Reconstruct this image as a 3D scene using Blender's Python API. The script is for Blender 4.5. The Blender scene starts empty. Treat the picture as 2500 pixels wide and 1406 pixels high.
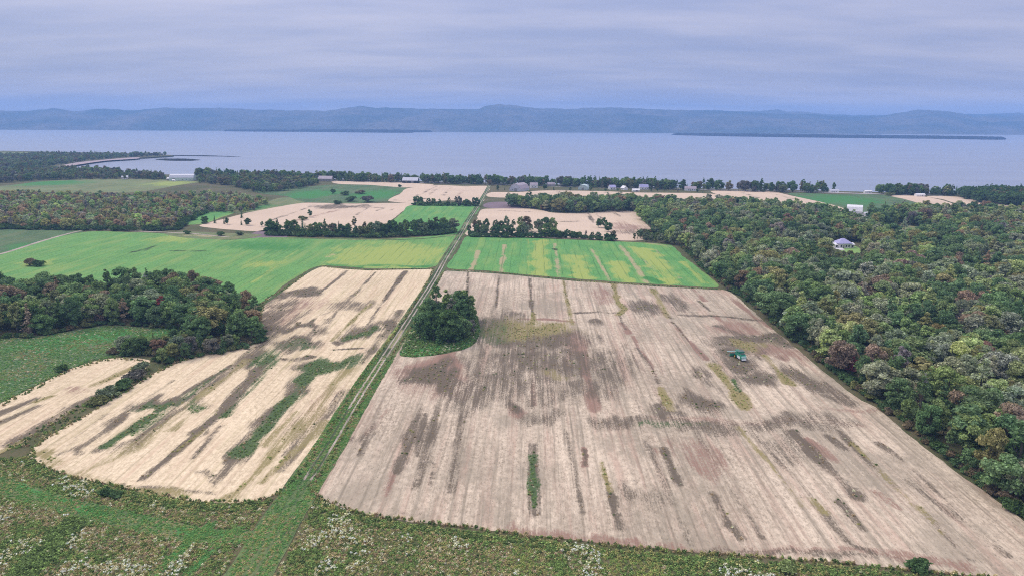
import bpy, bmesh, math
import numpy as np
from mathutils import Vector, Matrix
from mathutils.geometry import delaunay_2d_cdt

R = np.random.default_rng(11)
SC = bpy.context.scene
COL = SC.collection

# ------------------------------------------------------------------ camera
FPX, CX, CY = 1785.0, 1250.0, 703.0            # focal length and centre in the photograph's pixels
CAM = np.array([0.0, 0.0, 100.0])
PITCH, ROLL = math.atan(411.0 / FPX), 0.005
_f = np.array([0, math.cos(PITCH), -math.sin(PITCH)])
_u0 = np.array([0, math.sin(PITCH), math.cos(PITCH)])
_x = np.array([1.0, 0, 0])
_r = _x * math.cos(ROLL) + _u0 * math.sin(ROLL)
_u = _u0 * math.cos(ROLL) - _x * math.sin(ROLL)
cd = bpy.data.cameras.new('camera')
cam = bpy.data.objects.new('camera', cd)
COL.objects.link(cam)
cd.sensor_width = 36.0
cd.lens = 36.0 * FPX / 2500.0
cd.clip_start, cd.clip_end = 1.0, 60000.0
m4 = Matrix.Identity(4)
for i in range(3):
    m4[i][0], m4[i][1], m4[i][2], m4[i][3] = _r[i], _u[i], -_f[i], CAM[i]
cam.matrix_world = m4
SC.camera = cam

# ------------------------------------------------------------------ node helper
class NT:
    def __init__(self, tree):
        self.t = tree
        self.t.nodes.clear()
    def n(self, typ, props=None, **ins):
        nd = self.t.nodes.new(typ)
        for k, v in (props or {}).items():
            setattr(nd, k, v)
        for k, v in ins.items():
            self.set(nd.inputs[k.replace('_', ' ')] if k.replace('_', ' ') in nd.inputs else nd.inputs[k], v)
        return nd
    def set(self, sock, v):
        if isinstance(v, bpy.types.NodeSocket):
            self.t.links.new(v, sock)
        elif v is not None:
            if sock.type == 'RGBA' and len(v) == 3:
                v = (*v, 1)
            sock.default_value = v
    def math(self, op, a, b=None, c=None, clamp=False):
        nd = self.t.nodes.new('ShaderNodeMath'); nd.operation = op; nd.use_clamp = clamp
        for i, v in enumerate((a, b, c)):
            self.set(nd.inputs[i], v)
        return nd.outputs[0]
    def vmath(self, op, a, b=None):
        nd = self.t.nodes.new('ShaderNodeVectorMath'); nd.operation = op
        self.set(nd.inputs[0], a)
        if b is not None: self.set(nd.inputs[1], b)
        return nd.outputs[0]
    def mix(self, fac, a, b, blend='MIX'):
        nd = self.t.nodes.new('ShaderNodeMix'); nd.data_type = 'RGBA'; nd.blend_type = blend
        self.set(nd.inputs[0], fac); self.set(nd.inputs[6], a); self.set(nd.inputs[7], b)
        return nd.outputs[2]
    def noise(self, vec, scale, detail=3.0, rough=0.55, out='Fac'):
        nd = self.n('ShaderNodeTexNoise', Scale=scale, Detail=detail, Roughness=rough)
        self.set(nd.inputs['Vector'], vec)
        return nd.outputs[out]
    def step(self, v, lo, hi, a=0.0, b=1.0):
        nd = self.t.nodes.new('ShaderNodeMapRange'); nd.interpolation_type = 'SMOOTHSTEP'
        self.set(nd.inputs[0], v)
        for i, q in enumerate((lo, hi, a, b)): nd.inputs[i + 1].default_value = q
        return nd.outputs[0]
    def scalev(self, vec, s, rz=0.0):
        nd = self.t.nodes.new('ShaderNodeMapping'); nd.vector_type = 'POINT'
        self.set(nd.inputs[0], vec)
        nd.inputs[2].default_value = (0, 0, rz); nd.inputs[3].default_value = s
        return nd.outputs[0]

def material(name):
    m = bpy.data.materials.new(name); m.use_nodes = True
    return m, NT(m.node_tree)

def finish(nt, color, rough=0.9, bump=None, bump_s=0.3, bump_d=0.2, spec=0.2, metal=0.0):
    b = nt.n('ShaderNodeBsdfPrincipled')
    nt.set(b.inputs['Base Color'], color)
    nt.set(b.inputs['Roughness'], rough)
    b.inputs['Specular IOR Level'].default_value = spec
    b.inputs['Metallic'].default_value = metal
    if bump is not None:
        bp = nt.n('ShaderNodeBump', Strength=bump_s, Distance=bump_d)
        nt.set(bp.inputs['Height'], bump)
        nt.set(b.inputs['Normal'], bp.outputs[0])
    o = nt.n('ShaderNodeOutputMaterial')
    nt.t.links.new(b.outputs[0], o.inputs[0])

# ------------------------------------------------------------------ world: high overcast
SUN_EL, SUN_AZ = math.radians(48), math.radians(-50)      # azimuth from +Y, negative = left
W = bpy.data.worlds.new('World'); SC.world = W; W.use_nodes = True
nt = NT(W.node_tree)
sky = nt.n('ShaderNodeTexSky', {'sky_type': 'NISHITA', 'sun_disc': False, 'sun_elevation': SUN_EL,
                                'sun_rotation': SUN_AZ, 'air_density': 1.0, 'dust_density': 1.5, 'altitude': 100.0})
tc = nt.n('ShaderNodeTexCoord').outputs['Generated']
sp = nt.n('ShaderNodeSeparateXYZ'); nt.set(sp.inputs[0], tc)
zc = nt.math('MAXIMUM', sp.outputs[2], 0.0)
den = nt.math('ADD', zc, 0.10)
cb = nt.n('ShaderNodeCombineXYZ')
nt.set(cb.inputs[0], nt.math('DIVIDE', sp.outputs[0], den)); nt.set(cb.inputs[1], nt.math('DIVIDE', sp.outputs[1], den))
warp = nt.noise(cb.outputs[0], 0.7, 2.0, out='Color')
pl = nt.vmath('ADD', cb.outputs[0], nt.vmath('SCALE', warp)) if False else cb.outputs[0]
n1 = nt.noise(nt.scalev(pl, (0.45, 0.9, 1), 0.30), 1.0, 9.0, 0.60)
n2 = nt.noise(nt.scalev(pl, (0.16, 0.5, 1), -0.18), 1.0, 4.0, 0.55)
cl = nt.math('ADD', nt.math('MULTIPLY', n1, 0.5), nt.math('MULTIPLY', n2, 0.5))
cf = nt.step(cl, 0.37, 0.64)
cloud = nt.mix(cf, (0.205, 0.235, 0.385), (0.345, 0.345, 0.455))
cie = nt.math('ADD', 1.0, nt.math('MULTIPLY', zc, 2.0))       # CIE overcast sky: three times brighter overhead than at the horizon
cloud = nt.mix(1.0, cloud, cie, 'MULTIPLY')
cloud = nt.mix(1.0, cloud, nt.mix(zc, (1.01, 1, 0.99), (1.12, 1.04, 0.86)), 'MULTIPLY')   # bluish low down, greyer overhead
nis = nt.mix(1.0, sky.outputs[0], (0.09, 0.09, 0.09), 'MULTIPLY')
skyc = nt.mix(0.9, nis, cloud)
bg = nt.n('ShaderNodeBackground', Strength=1.0); nt.set(bg.inputs[0], skyc)
wo = nt.n('ShaderNodeOutputWorld'); nt.t.links.new(bg.outputs[0], wo.inputs[0])

sl = bpy.data.lights.new('sun', 'SUN'); sl.energy = 1.5; sl.angle = math.radians(25); sl.color = (1.0, 0.93, 0.84)
so = bpy.data.objects.new('sun', sl); COL.objects.link(so)
_sd = Vector((math.sin(SUN_AZ) * math.cos(SUN_EL), math.cos(SUN_AZ) * math.cos(SUN_EL), math.sin(SUN_EL)))
so.rotation_euler = _sd.to_track_quat('Z', 'Y').to_euler()

vs = SC.view_settings
vs.view_transform = 'Standard'; vs.look = 'None'; vs.exposure = 0.48; vs.gamma = 1.0; vs.use_curve_mapping = False
SC.render.engine = 'CYCLES'
cy = SC.cycles
cy.max_bounces = 8; cy.diffuse_bounces = 4; cy.glossy_bounces = 2; cy.volume_bounces = 2; cy.transparent_max_bounces = 4
cy.use_denoising = False; cy.pixel_filter_type = 'BLACKMAN_HARRIS'; cy.filter_width = 1.05; cy.denoiser = 'OPENIMAGEDENOISE'; cy.denoising_input_passes = 'RGB_ALBEDO_NORMAL'; cy.denoising_prefilter = 'ACCURATE'
SC.render.film_transparent = False

# ------------------------------------------------------------------ geometry helpers
def G(px, py, z=0.0):
    """the point of the level z that the photograph shows at pixel (px, py)"""
    px = np.asarray(px, float); py = np.asarray(py, float)
    d = _f + np.multiply.outer((px - CX) / FPX, _r) - np.multiply.outer((py - CY) / FPX, _u)
    t = (z - CAM[2]) / d[..., 2]
    return CAM + d * t[..., None]
def GP(pts, z=0.0):
    a = np.array(pts, float)
    return G(a[:, 0], a[:, 1], z)
def PX(p):
    q = np.asarray(p) - CAM
    d = q @ _f
    return CX + FPX * (q @ _r) / d, CY - FPX * (q @ _u) / d, d
ROWA = math.atan((1297 - 1250) / FPX / math.cos(PITCH))       # ploughing direction, from +Y towards +X

def inside(poly, P):
    poly = np.asarray(poly)[:, :2]; x, y = P[:, 0], P[:, 1]
    c = np.zeros(len(P), bool); j = len(poly) - 1
    for i in range(len(poly)):
        xi, yi = poly[i]; xj, yj = poly[j]
        if yi != yj:
            c ^= ((yi > y) != (yj > y)) & (x < (xj - xi) * (y - yi) / (yj - yi) + xi)
        j = i
    return c
def dist_line(line, P, closed=False):
    line = np.asarray(line)[:, :2]; best = np.full(len(P), 1e9); tt = np.zeros(len(P))
    k = len(line) if closed else len(line) - 1
    for i in range(k):
        a, b = line[i], line[(i + 1) % len(line)]; ab = b - a
        t = np.clip(((P[:, :2] - a) @ ab) / max(ab @ ab, 1e-9), 0, 1)
        d = np.hypot(*(P[:, :2] - a - t[:, None] * ab).T)
        s = d < best; best[s] = d[s]; tt[s] = (i + t[s]) / k
    return best, tt
def sstep(x, a, b):
    t = np.clip((x - a) / (b - a), 0, 1); return t * t * (3 - 2 * t)
def vnoise(P, scale, seed=0):
    """smooth value noise in [0,1] of the plane"""
    q = P[:, :2] * scale + seed * 17.31; i = np.floor(q).astype(int); f = q - i; f = f * f * (3 - 2 * f)
    def h(ix, iy):
        n = (ix * 374761393 + iy * 668265263 + seed * 974711) & 0x7fffffff
        n = (n ^ (n >> 13)) * 1274126177 & 0x7fffffff
        return ((n ^ (n >> 16)) & 0xffff) / 65535.0
    a, b = h(i[:, 0], i[:, 1]), h(i[:, 0] + 1, i[:, 1]); c, d = h(i[:, 0], i[:, 1] + 1), h(i[:, 0] + 1, i[:, 1] + 1)
    return (a * (1 - f[:, 0]) + b * f[:, 0]) * (1 - f[:, 1]) + (c * (1 - f[:, 0]) + d * f[:, 0]) * f[:, 1]

def smooth_loop(P, seg, closed=True, jit=0.0, seed=0):
    """Catmull-Rom through the points, resampled about every seg metres, edge frayed by jit metres"""
    P = np.asarray(P)[:, :2]; n = len(P); out = []
    for i in range(n if closed else n - 1):
        p0 = P[(i - 1) % n] if closed or i > 0 else P[i]
        p1, p2 = P[i], P[(i + 1) % n]
        p3 = P[(i + 2) % n] if closed or i < n - 2 else p2
        k = max(1, int(np.hypot(*(p2 - p1)) / seg))
        t = (np.arange(k) / k)[:, None]
        # chord-limited tangents keep corners from overshooting
        L = np.hypot(*(p2 - p1))
        m1 = (p2 - p0); m1 = m1 / max(np.hypot(*m1), 1e-6) * L * 0.7
        m2 = (p3 - p1); m2 = m2 / max(np.hypot(*m2), 1e-6) * L * 0.7
        out.append((2 * t**3 - 3 * t**2 + 1) * p1 + (t**3 - 2 * t**2 + t) * m1 + (-2 * t**3 + 3 * t**2) * p2 + (t**3 - t**2) * m2)
    if not closed: out.append(P[-1:])
    Q = np.vstack(out)
    if jit:
        Q = Q + np.stack([vnoise(Q, 0.35, seed + 1) - 0.5, vnoise(Q, 0.35, seed + 2) - 0.5], 1) * 2 * jit \
              + np.stack([vnoise(Q, 0.06, seed + 3) - 0.5, vnoise(Q, 0.06, seed + 4) - 0.5], 1) * 3 * jit
    return Q

def tag(o, label=None, cat=None, group=None, kind=None):
    if label: o['label'] = label
    if cat: o['category'] = cat
    if group: o['group'] = group
    if kind: o['kind'] = kind
    return o
def obj(name, me, mat=None, parent=None, loc=None, rz=0.0):
    o = bpy.data.objects.new(name, me); COL.objects.link(o)
    if mat is not None and me is not None and len(me.materials) == 0: me.materials.append(mat)
    if parent is not None: o.parent = parent
    if loc is not None: o.location = loc
    if rz: o.rotation_euler = (0, 0, rz)
    return o
def empty(name, loc, rz=0.0):
    o = bpy.data.objects.new(name, None); COL.objects.link(o)
    o.location = [float(v) for v in loc]; o.rotation_euler = (0, 0, rz); o.empty_display_size = 1
    return o
def mesh_np(name, V, F, smooth=False):
    me = bpy.data.meshes.new(name)
    F = np.asarray(F); V = np.asarray(V, np.float32); k = F.shape[1]
    me.vertices.add(len(V)); me.vertices.foreach_set('co', V.ravel())
    me.loops.add(F.size); me.loops.foreach_set('vertex_index', F.ravel().astype(np.int32))
    me.polygons.add(len(F)); me.polygons.foreach_set('loop_start', np.arange(len(F), dtype=np.int32) * k)
    me.update(calc_edges=True)
    if smooth: me.polygons.foreach_set('use_smooth', np.ones(len(F), bool))
    return me
def bm_mesh(name, bm, smooth=False):
    bmesh.ops.recalc_face_normals(bm, faces=bm.faces)
    me = bpy.data.meshes.new(name); bm.to_mesh(me); bm.free()
    if smooth:
        for p in me.polygons: p.use_smooth = True
    return me
def add_box(bm, c, s, rot=None, bev=0.0):
    r = bmesh.ops.create_cube(bm, size=1.0)
    vs_ = r['verts']
    for v in vs_:
        v.co = Vector((v.co.x * s[0], v.co.y * s[1], v.co.z * s[2]))
    if bev:
        es = list({e for v in vs_ for e in v.link_edges})
        rb = bmesh.ops.bevel(bm, geom=es, offset=bev, segments=2, affect='EDGES')
        vs_ = list({v for f in rb['faces'] for v in f.verts} | {v for v in vs_ if v.is_valid})
    if rot is not None: bmesh.ops.rotate(bm, verts=vs_, cent=(0, 0, 0), matrix=rot)
    bmesh.ops.translate(bm, verts=vs_, vec=c)
def add_cyl(bm, c, r1, r2, d, seg=16, rot=None):
    r = bmesh.ops.create_cone(bm, cap_ends=True, segments=seg, radius1=r1, radius2=r2, depth=d)
    if rot is not None: bmesh.ops.rotate(bm, verts=r['verts'], cent=(0, 0, 0), matrix=rot)
    bmesh.ops.translate(bm, verts=r['verts'], vec=c)
def add_poly_prism(bm, prof, axis_len, axis='y', off=0.0):
    """profile [(a, z)] extruded along an axis, centred"""
    h = axis_len / 2; A = []; B = []
    for a, z in prof:
        A.append(bm.verts.new((a, -h + off, z) if axis == 'y' else (-h + off, a, z)))
        B.append(bm.verts.new((a, h + off, z) if axis == 'y' else (h + off, a, z)))
    n = len(prof)
    bm.faces.new(A); bm.faces.new(B[::-1])
    for i in range(n): bm.faces.new((A[i], B[i], B[(i + 1) % n], A[(i + 1) % n]))

# ------------------------------------------------------------------ ground materials
def wpos(nt): return nt.n('ShaderNodeNewGeometry').outputs['Position']
def rows(nt, sx, sy):
    return nt.scalev(nt.scalev(wpos(nt), (1, 1, 1), ROWA), (sx, sy, 0.3))

def field_material(name, light, dark, speck, ch, streak=0.5, blotch=(0.02, 0.35), fine=0.45, yellow=None, rough=0.95, speck_amt=0.35, tones=None, line=None):
    """ch: colours of the four growth channels stored in the mesh: dark weeds, green, yellow, red-brown"""
    m, nt = material(name)
    P = wpos(nt)
    ns = nt.noise(rows(nt, 0.9, 0.035), 1.0, 4.0, 0.6)
    nb = nt.noise(P, blotch[0], 4.0, 0.6)
    nf = nt.noise(rows(nt, 2.2, 0.9), 1.0, 3.0, 0.65)
    nm = nt.noise(rows(nt, 0.35, 0.07), 1.0, 5.0, 0.62)
    nf2 = nt.step(nf, 0.30, 0.70); ns2 = nt.step(ns, 0.32, 0.68); nb2 = nt.step(nb, 0.34, 0.66)
    n4 = nt.step(nt.noise(rows(nt, 0.75, 0.4), 1.0, 3.0, 0.6), 0.32, 0.68)
    v = nt.math('ADD', nt.math('MULTIPLY', nt.math('SUBTRACT', ns2, 0.5), streak), nt.math('MULTIPLY', nt.math('SUBTRACT', nf2, 0.5), fine))
    v = nt.math('ADD', v, nt.math('MULTIPLY', nt.math('SUBTRACT', n4, 0.5), fine * 0.7))
    v = nt.math('ADD', nt.math('ADD', v, 0.58), nt.math('MULTIPLY', nt.math('SUBTRACT', nb2, 0.5), blotch[1]), clamp=True)
    c = nt.mix(v, dark, light)
    if tones is not None:
        for kx, (tc_, lo_, hi_, am_) in enumerate(tones):
            nn = nt.noise(rows(nt, (0.22, 0.42, 0.035)[kx], (0.011, 0.011, 0.02)[kx]), 1.0, 6.0, 0.70)
            nn = nt.math('ADD', nn, nt.math('MULTIPLY', nt.math('SUBTRACT', nf, 0.5), 0.35))
            c = nt.mix(nt.step(nn, lo_, hi_, 0, am_), c, tc_)
    if yellow is not None:
        ny = nt.noise(rows(nt, 0.10, 0.014), 1.0, 5.0, 0.62)
        c = nt.mix(nt.step(nt.math('ADD', ny, nt.math('MULTIPLY', nt.math('SUBTRACT', nf, 0.5), 0.25)), 0.44, 0.70, 0, 0.75), c, yellow)
    at = nt.n('ShaderNodeAttribute', {'attribute_name': 'growth'})
    sep = nt.n('ShaderNodeSeparateColor'); nt.set(sep.inputs[0], at.outputs['Color'])
    chan = [sep.outputs[0], sep.outputs[1], sep.outputs[2], at.outputs['Alpha']]
    nr = nt.step(nt.noise(rows(nt, 1.15, 0.022), 1.0, 4.0, 0.66), 0.30, 0.70)
    jit = nt.math('ADD', nt.math('MULTIPLY', nt.math('SUBTRACT', nm, 0.5), 1.3), nt.math('MULTIPLY', nt.math('SUBTRACT', nf2, 0.5), 0.55))
    jit = nt.math('ADD', jit, nt.math('MULTIPLY', nt.math('SUBTRACT', nr, 0.5), 0.40))
    for a, col in zip((chan[3], chan[0], chan[2], chan[1]), (ch[3], ch[0], ch[2], ch[1])):
        w = nt.math('MULTIPLY', nt.step(nt.math('ADD', nt.math('MULTIPLY', a, 1.12), jit), 0.06, 0.80, 0, 0.96), nt.step(a, 0.02, 0.30))
        tone = nt.mix(nf, tuple(x * 0.55 for x in col), tuple(min(1, x * 1.45) for x in col))
        c = nt.mix(w, c, tone)
    if line is not None:                    # swath edges and wheel lines left along the rows
        sx_ = nt.n('ShaderNodeSeparateXYZ'); nt.set(sx_.inputs[0], nt.scalev(P, (1, 1, 1), ROWA))
        xw = nt.math('ADD', sx_.outputs[0], nt.math('MULTIPLY', nt.math('SUBTRACT', nt.noise(rows(nt, 0.02, 0.02), 1.0, 2.0), 0.5), 3.0))
        fr = nt.math('ABSOLUTE', nt.math('SUBTRACT', nt.math('FRACT', nt.math('DIVIDE', xw, line[0])), 0.5))
        lw = nt.math('MULTIPLY', nt.step(fr, line[1] / line[0], 0.2 * line[1] / line[0]), nt.step(nt.noise(rows(nt, 0.25, 0.02), 1.0, 3.0, 0.6), 0.40, 0.62, 0, line[2]))
        c = nt.mix(lw, c, speck)
    sv = nt.noise(nt.scalev(P, (1.9, 1.15, 1), 0.63), 1.0, 5.0, 0.72)
    c = nt.mix(nt.step(sv, 0.56, 0.70, 0, speck_amt), c, speck)
    finish(nt, c, rough, nt.math('ADD', nf, nt.math('MULTIPLY', ns, 1.5)), 0.5, 0.12, spec=0.1)
    return m

STUB_CH = [(0.140, 0.112, 0.078), (0.075, 0.120, 0.045), (0.27, 0.225, 0.095), (0.29, 0.18, 0.13)]
M_stub_r = field_material('stubble_pinkish', (0.72, 0.59, 0.425), (0.33, 0.265, 0.185), (0.09, 0.075, 0.05), STUB_CH, 0.26, (0.014, 0.45), 0.72, tones=[((0.46, 0.29, 0.21), .47, .68, .6), ((0.26, 0.215, 0.15), .46, .66, .7), ((0.30, 0.255, 0.18), .48, .62, .6)], speck_amt=.7, line=(3.1, .5, .26))
M_stub_l = field_material('stubble_straw', (0.84, 0.68, 0.45), (0.46, 0.36, 0.22), (0.20, 0.16, 0.08), STUB_CH, 0.28, (0.016, 0.25), 0.62, speck_amt=0.4, tones=[((0.58, 0.40, 0.27), .49, .70, .5), ((0.36, 0.31, 0.14), .50, .72, .6)], line=(3.3, .45, .28))
M_stub_far = field_material('stubble_far', (0.72, 0.56, 0.40), (0.46, 0.35, 0.25), (0.30, 0.24, 0.17), STUB_CH, 0.25, (0.012, 0.2), 0.3, speck_amt=0.15)
CROP_CH = [(0.05, 0.075, 0.03), (0.06, 0.22, 0.055), (0.33, 0.39, 0.10), (0.40, 0.33, 0.18)]
M_crop = field_material('green_crop', (0.18, 0.365, 0.10), (0.085, 0.215, 0.065), (0.04, 0.12, 0.035), CROP_CH, 0.15, (0.04, 0.3), 0.9, yellow=(0.25, 0.34, 0.10), speck_amt=0.3, line=(6.0, .6, .5))
M_crop_b = field_material('bright_crop', (0.155, 0.36, 0.10), (0.075, 0.215, 0.065), (0.04, 0.13, 0.035), CROP_CH, 0.15, (0.05, 0.3), 0.9, speck_amt=0.3, yellow=(0.24, 0.36, 0.10), line=(6.0, .6, .5))
M_crop_dull = field_material('dull_crop', (0.125, 0.20, 0.085), (0.05, 0.095, 0.042), (0.05, 0.065, 0.03), CROP_CH, 0.2, (0.04, 0.45), 0.95, speck_amt=0.45, yellow=(0.16, 0.18, 0.085))
M_pasture = field_material('pasture', (0.22, 0.26, 0.11), (0.10, 0.135, 0.06), (0.07, 0.08, 0.04), CROP_CH, 0.1, (0.015, 0.4), 0.5, yellow=(0.26, 0.235, 0.11))
M_fallow = field_material('fallow', (0.26, 0.19, 0.20), (0.155, 0.115, 0.125), (0.10, 0.08, 0.07), CROP_CH, 0.1, (0.03, 0.3), 0.5)
M_lawn = field_material('lawn', (0.27, 0.42, 0.12), (0.18, 0.30, 0.09), (0.15, 0.25, 0.08), CROP_CH, 0.05, (0.05, 0.1), 0.3)
M_beach = field_material('beach', (0.46, 0.37, 0.36), (0.34, 0.27, 0.27), (0.2, 0.16, 0.16), CROP_CH, 0.1, (0.02, 0.2), 0.3)
M_verge = field_material('verge_grass', (0.10, 0.135, 0.05), (0.055, 0.085, 0.035), (0.16, 0.13, 0.075), CROP_CH, 0.3, (0.03, 0.3), 0.6, speck_amt=0.4)
M_laneg = field_material('lane_grass', (0.15, 0.20, 0.075), (0.06, 0.105, 0.04), (0.20, 0.18, 0.10), CROP_CH, 0.7, (0.05, 0.5), 0.9, speck_amt=0.45, yellow=(0.20, 0.19, 0.09))
M_rut = field_material('rut_gravel', (0.50, 0.42, 0.34), (0.22, 0.19, 0.14), (0.10, 0.12, 0.06), CROP_CH, 0.3, (0.07, 0.5), 0.7, speck_amt=0.5)
M_road = field_material('road_gravel', (0.52, 0.48, 0.46), (0.42, 0.39, 0.38), (0.36, 0.33, 0.3), CROP_CH, 0.1, (0.05, 0.1), 0.2)

def ground_material():
    m, nt = material('rough_grassland')
    P = wpos(nt)
    a = nt.noise(P, 0.02, 5.0, 0.6); b = nt.noise(rows(nt, 0.5, 0.22), 1.0, 4.0, 0.65); d = nt.noise(P, 1.6, 3.0, 0.6)
    c = nt.mix(nt.step(a, 0.38, 0.62), (0.10, 0.105, 0.045), (0.155, 0.13, 0.07))
    c = nt.mix(nt.step(b, 0.50, 0.68, 0, 0.8), c, (0.07, 0.105, 0.035))
    c = nt.mix(nt.step(d, 0.52, 0.72, 0, 0.7), c, (0.045, 0.055, 0.025))
    finish(nt, c, 0.95, d, 0.8, 0.5, spec=0.1)
    return m
M_ground = ground_material()

# ------------------------------------------------------------------ setting: land, lake, far shore
LAKE_Z = -3.0
shore_px = [(-900, 372), (-300, 371), (0, 369), (150, 372), (300, 375), (415, 379), (420, 381), (340, 386), (260, 391), (190, 399), (140, 409), (150, 413),
            (230, 414), (300, 420), (345, 425), (480, 428), (600, 433), (820, 438), (1000, 442), (1200, 447), (1400, 452), (1560, 456), (1800, 462),
            (2000, 466), (2150, 470), (2330, 473), (2500, 474), (2800, 474), (3400, 478)]
SHORE = GP(shore_px)
land = np.vstack([smooth_loop(SHORE, 8.0, closed=False, jit=1.0, seed=5),
                  [(2600, 300), (1500, -500), (-1500, -500), (-2600, 900)]])
bm = bmesh.new()
ring = [bm.verts.new((x, y, 0)) for x, y in land]
low = [bm.verts.new((x, y + (9 if i < len(land) - 4 else 0), -6)) for i, (x, y) in enumerate(land)]
top = bm.faces.new(ring)
for i in range(len(ring)):
    j = (i + 1) % len(ring); bm.faces.new((ring[i], low[i], low[j], ring[j]))
bmesh.ops.triangulate(bm, faces=[top])
tag(obj('ground', bm_mesh('ground', bm), M_ground), 'rough olive grassland between the farm fields', 'ground', kind='structure')

m, nt = material('lake_water')
P = wpos(nt)
w1 = nt.noise(nt.scalev(P, (0.05, 0.16, 1)), 1.0, 4.0, 0.6); w2 = nt.noise(nt.scalev(P, (0.004, 0.012, 1)), 1.0, 3.0, 0.5)
col = nt.mix(w2, (0.19, 0.21, 0.26), (0.31, 0.33, 0.37))
finish(nt, col, 0.28, nt.math('ADD', w1, nt.math('MULTIPLY', w2, 2.0)), 0.12, 0.5, spec=0.5)
lk = mesh_np('lake', [(-11000, 600, LAKE_Z), (11000, 600, LAKE_Z), (11000, 9000, LAKE_Z), (-11000, 9000, LAKE_Z)], [(0, 1, 2, 3)])
tag(obj('lake_water', lk, m), 'wide pale blue lake between the fields and the hills', 'lake', kind='structure')

m, nt = material('wooded_slope')
P = wpos(nt)
a = nt.noise(P, 0.0016, 5.0, 0.6); b = nt.noise(P, 0.02, 4.0, 0.65)
c = nt.mix(nt.step(a, .35, .65), (0.055, 0.085, 0.085), (0.16, 0.15, 0.13)); c = nt.mix(nt.step(b, 0.4, 0.7, 0, 0.6), c, (0.03, 0.05, 0.05))
finish(nt, c, 0.95, b, 1.0, 15.0, spec=0.05)
M_slope = m
m, nt = material('far_lowland')
P = wpos(nt)
a = nt.noise(nt.scalev(P, (0.004, 0.0012, 1)), 1.0, 4.0, 0.6); b = nt.noise(P, 0.03, 4.0, 0.65)
c = nt.mix(b, (0.004, 0.006, 0.005), (0.025, 0.022, 0.02)); c = nt.mix(nt.step(a, 0.66, 0.70, 0, 0.9), c, (0.34, 0.30, 0.20))
finish(nt, c, 0.95, b, 1.0, 6.0, spec=0.05)
M_lowl = m

def ridge(name, prof, D, depth_f, depth_b, seed, mat, label, cat, nx=420, ny=34, rough=9.0):
    """a real range of hills: skyline heights given by photo pixels at distance D, rising from depth_f in front"""
    pf = np.array(prof, float)
    xs_px = np.linspace(pf[0, 0], pf[-1, 0], nx)
    ys_px = np.interp(xs_px, pf[:, 0], pf[:, 1])
    hor = 292 + (xs_px - 1250) * 0.005
    H = CAM[2] + (hor - ys_px) / FPX * D / math.cos(PITCH) * 0.985
    X = (xs_px - CX) / FPX * D * math.cos(PITCH) * 1.0
    V = []
    ts = np.linspace(-1, 1, ny)
    for t in ts:
        y = D + (t * depth_f if t < 0 else t * depth_b)
        s = np.cos(t * math.pi / 2) ** (1.15 if t < 0 else 1.0)
        Q = np.stack([X, np.full(nx, y)], 1)
        amp = (1 - (1 - abs(t)) ** 3)
        z = LAKE_Z - 3 + (H - LAKE_Z + 3) * (s * (1 - 0.55 * amp * (vnoise(Q, 1 / 650, seed) * 0.9 + vnoise(Q, 1 / 240, seed + 1) * 0.5 - 0.2)))
        z = z + (vnoise(Q, 1 / 60, seed + 2) - 0.5) * rough * min(1, (1 - abs(t)) * 6) + (vnoise(Q, 1 / 28, seed + 3) - 0.5) * rough * min(1, (1 - abs(t)) * 6)
        V.append(np.stack([X * (y / D) ** 0.6, np.full(nx, y), z], 1))
    V = np.vstack(V)
    I = np.arange(nx * ny).reshape(ny, nx)
    F = np.stack([I[:-1, :-1].ravel(), I[:-1, 1:].ravel(), I[1:, 1:].ravel(), I[1:, :-1].ravel()], 1)
    return tag(obj(name, mesh_np(name, V, F, True), mat), label, cat, kind='structure')

ridge('hills', [(-600, 270), (-200, 268), (0, 271), (60, 273), (130, 265), (185, 272), (250, 265), (330, 271), (400, 264), (470, 267), (540, 264), (620, 268), (700, 270),
                (800, 271), (850, 264), (890, 261), (915, 265), (950, 265), (990, 267), (1100, 269), (1165, 268), (1185, 260), (1215, 257), (1250, 260), (1300, 266),
                (1380, 268), (1420, 265), (1500, 264), (1580, 266), (1640, 269), (1700, 269), (1790, 272), (1850, 277), (1900, 280), (1970, 279), (2040, 285), (2150, 285),
                (2190, 276), (2240, 269), (2290, 271), (2350, 279), (2375, 287), (2400, 282), (2440, 285), (2500, 283), (2650, 278), (2900, 286), (3200, 280)],
      7300.0, 1150.0, 1500.0, 3, M_slope, 'long blue range of low wooded hills behind the lake', 'hills')
ridge('foothills', [(-600, 290), (-200, 286), (0, 288), (120, 283), (220, 289), (350, 282), (480, 288), (600, 283), (730, 290), (860, 280), (960, 287), (1080, 284), (1180, 277), (1300, 284), (1420, 282), (1520, 278), (1650, 286), (1760, 284), (1880, 292), (2000, 290), (2120, 298), (2230, 288), (2330, 292), (2420, 298), (2520, 294), (2700, 292), (3200, 296)],
      6650.0, 620.0, 900.0, 57, M_slope, 'darker wooded foothills along the foot of the blue range', 'hills')
ridge('mountains', [(1500, 283), (1680, 272), (1740, 270), (1800, 274), (1870, 271), (1890, 268), (1915, 273), (1960, 274), (2000, 279), (2100, 283), (2300, 281), (2430, 280), (2475, 277), (2540, 282), (2800, 276), (3200, 282)],
      9000.0, 700.0, 600.0, 23, M_slope, 'paler far ridge peeping over the hills on the right', 'hills')

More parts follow.
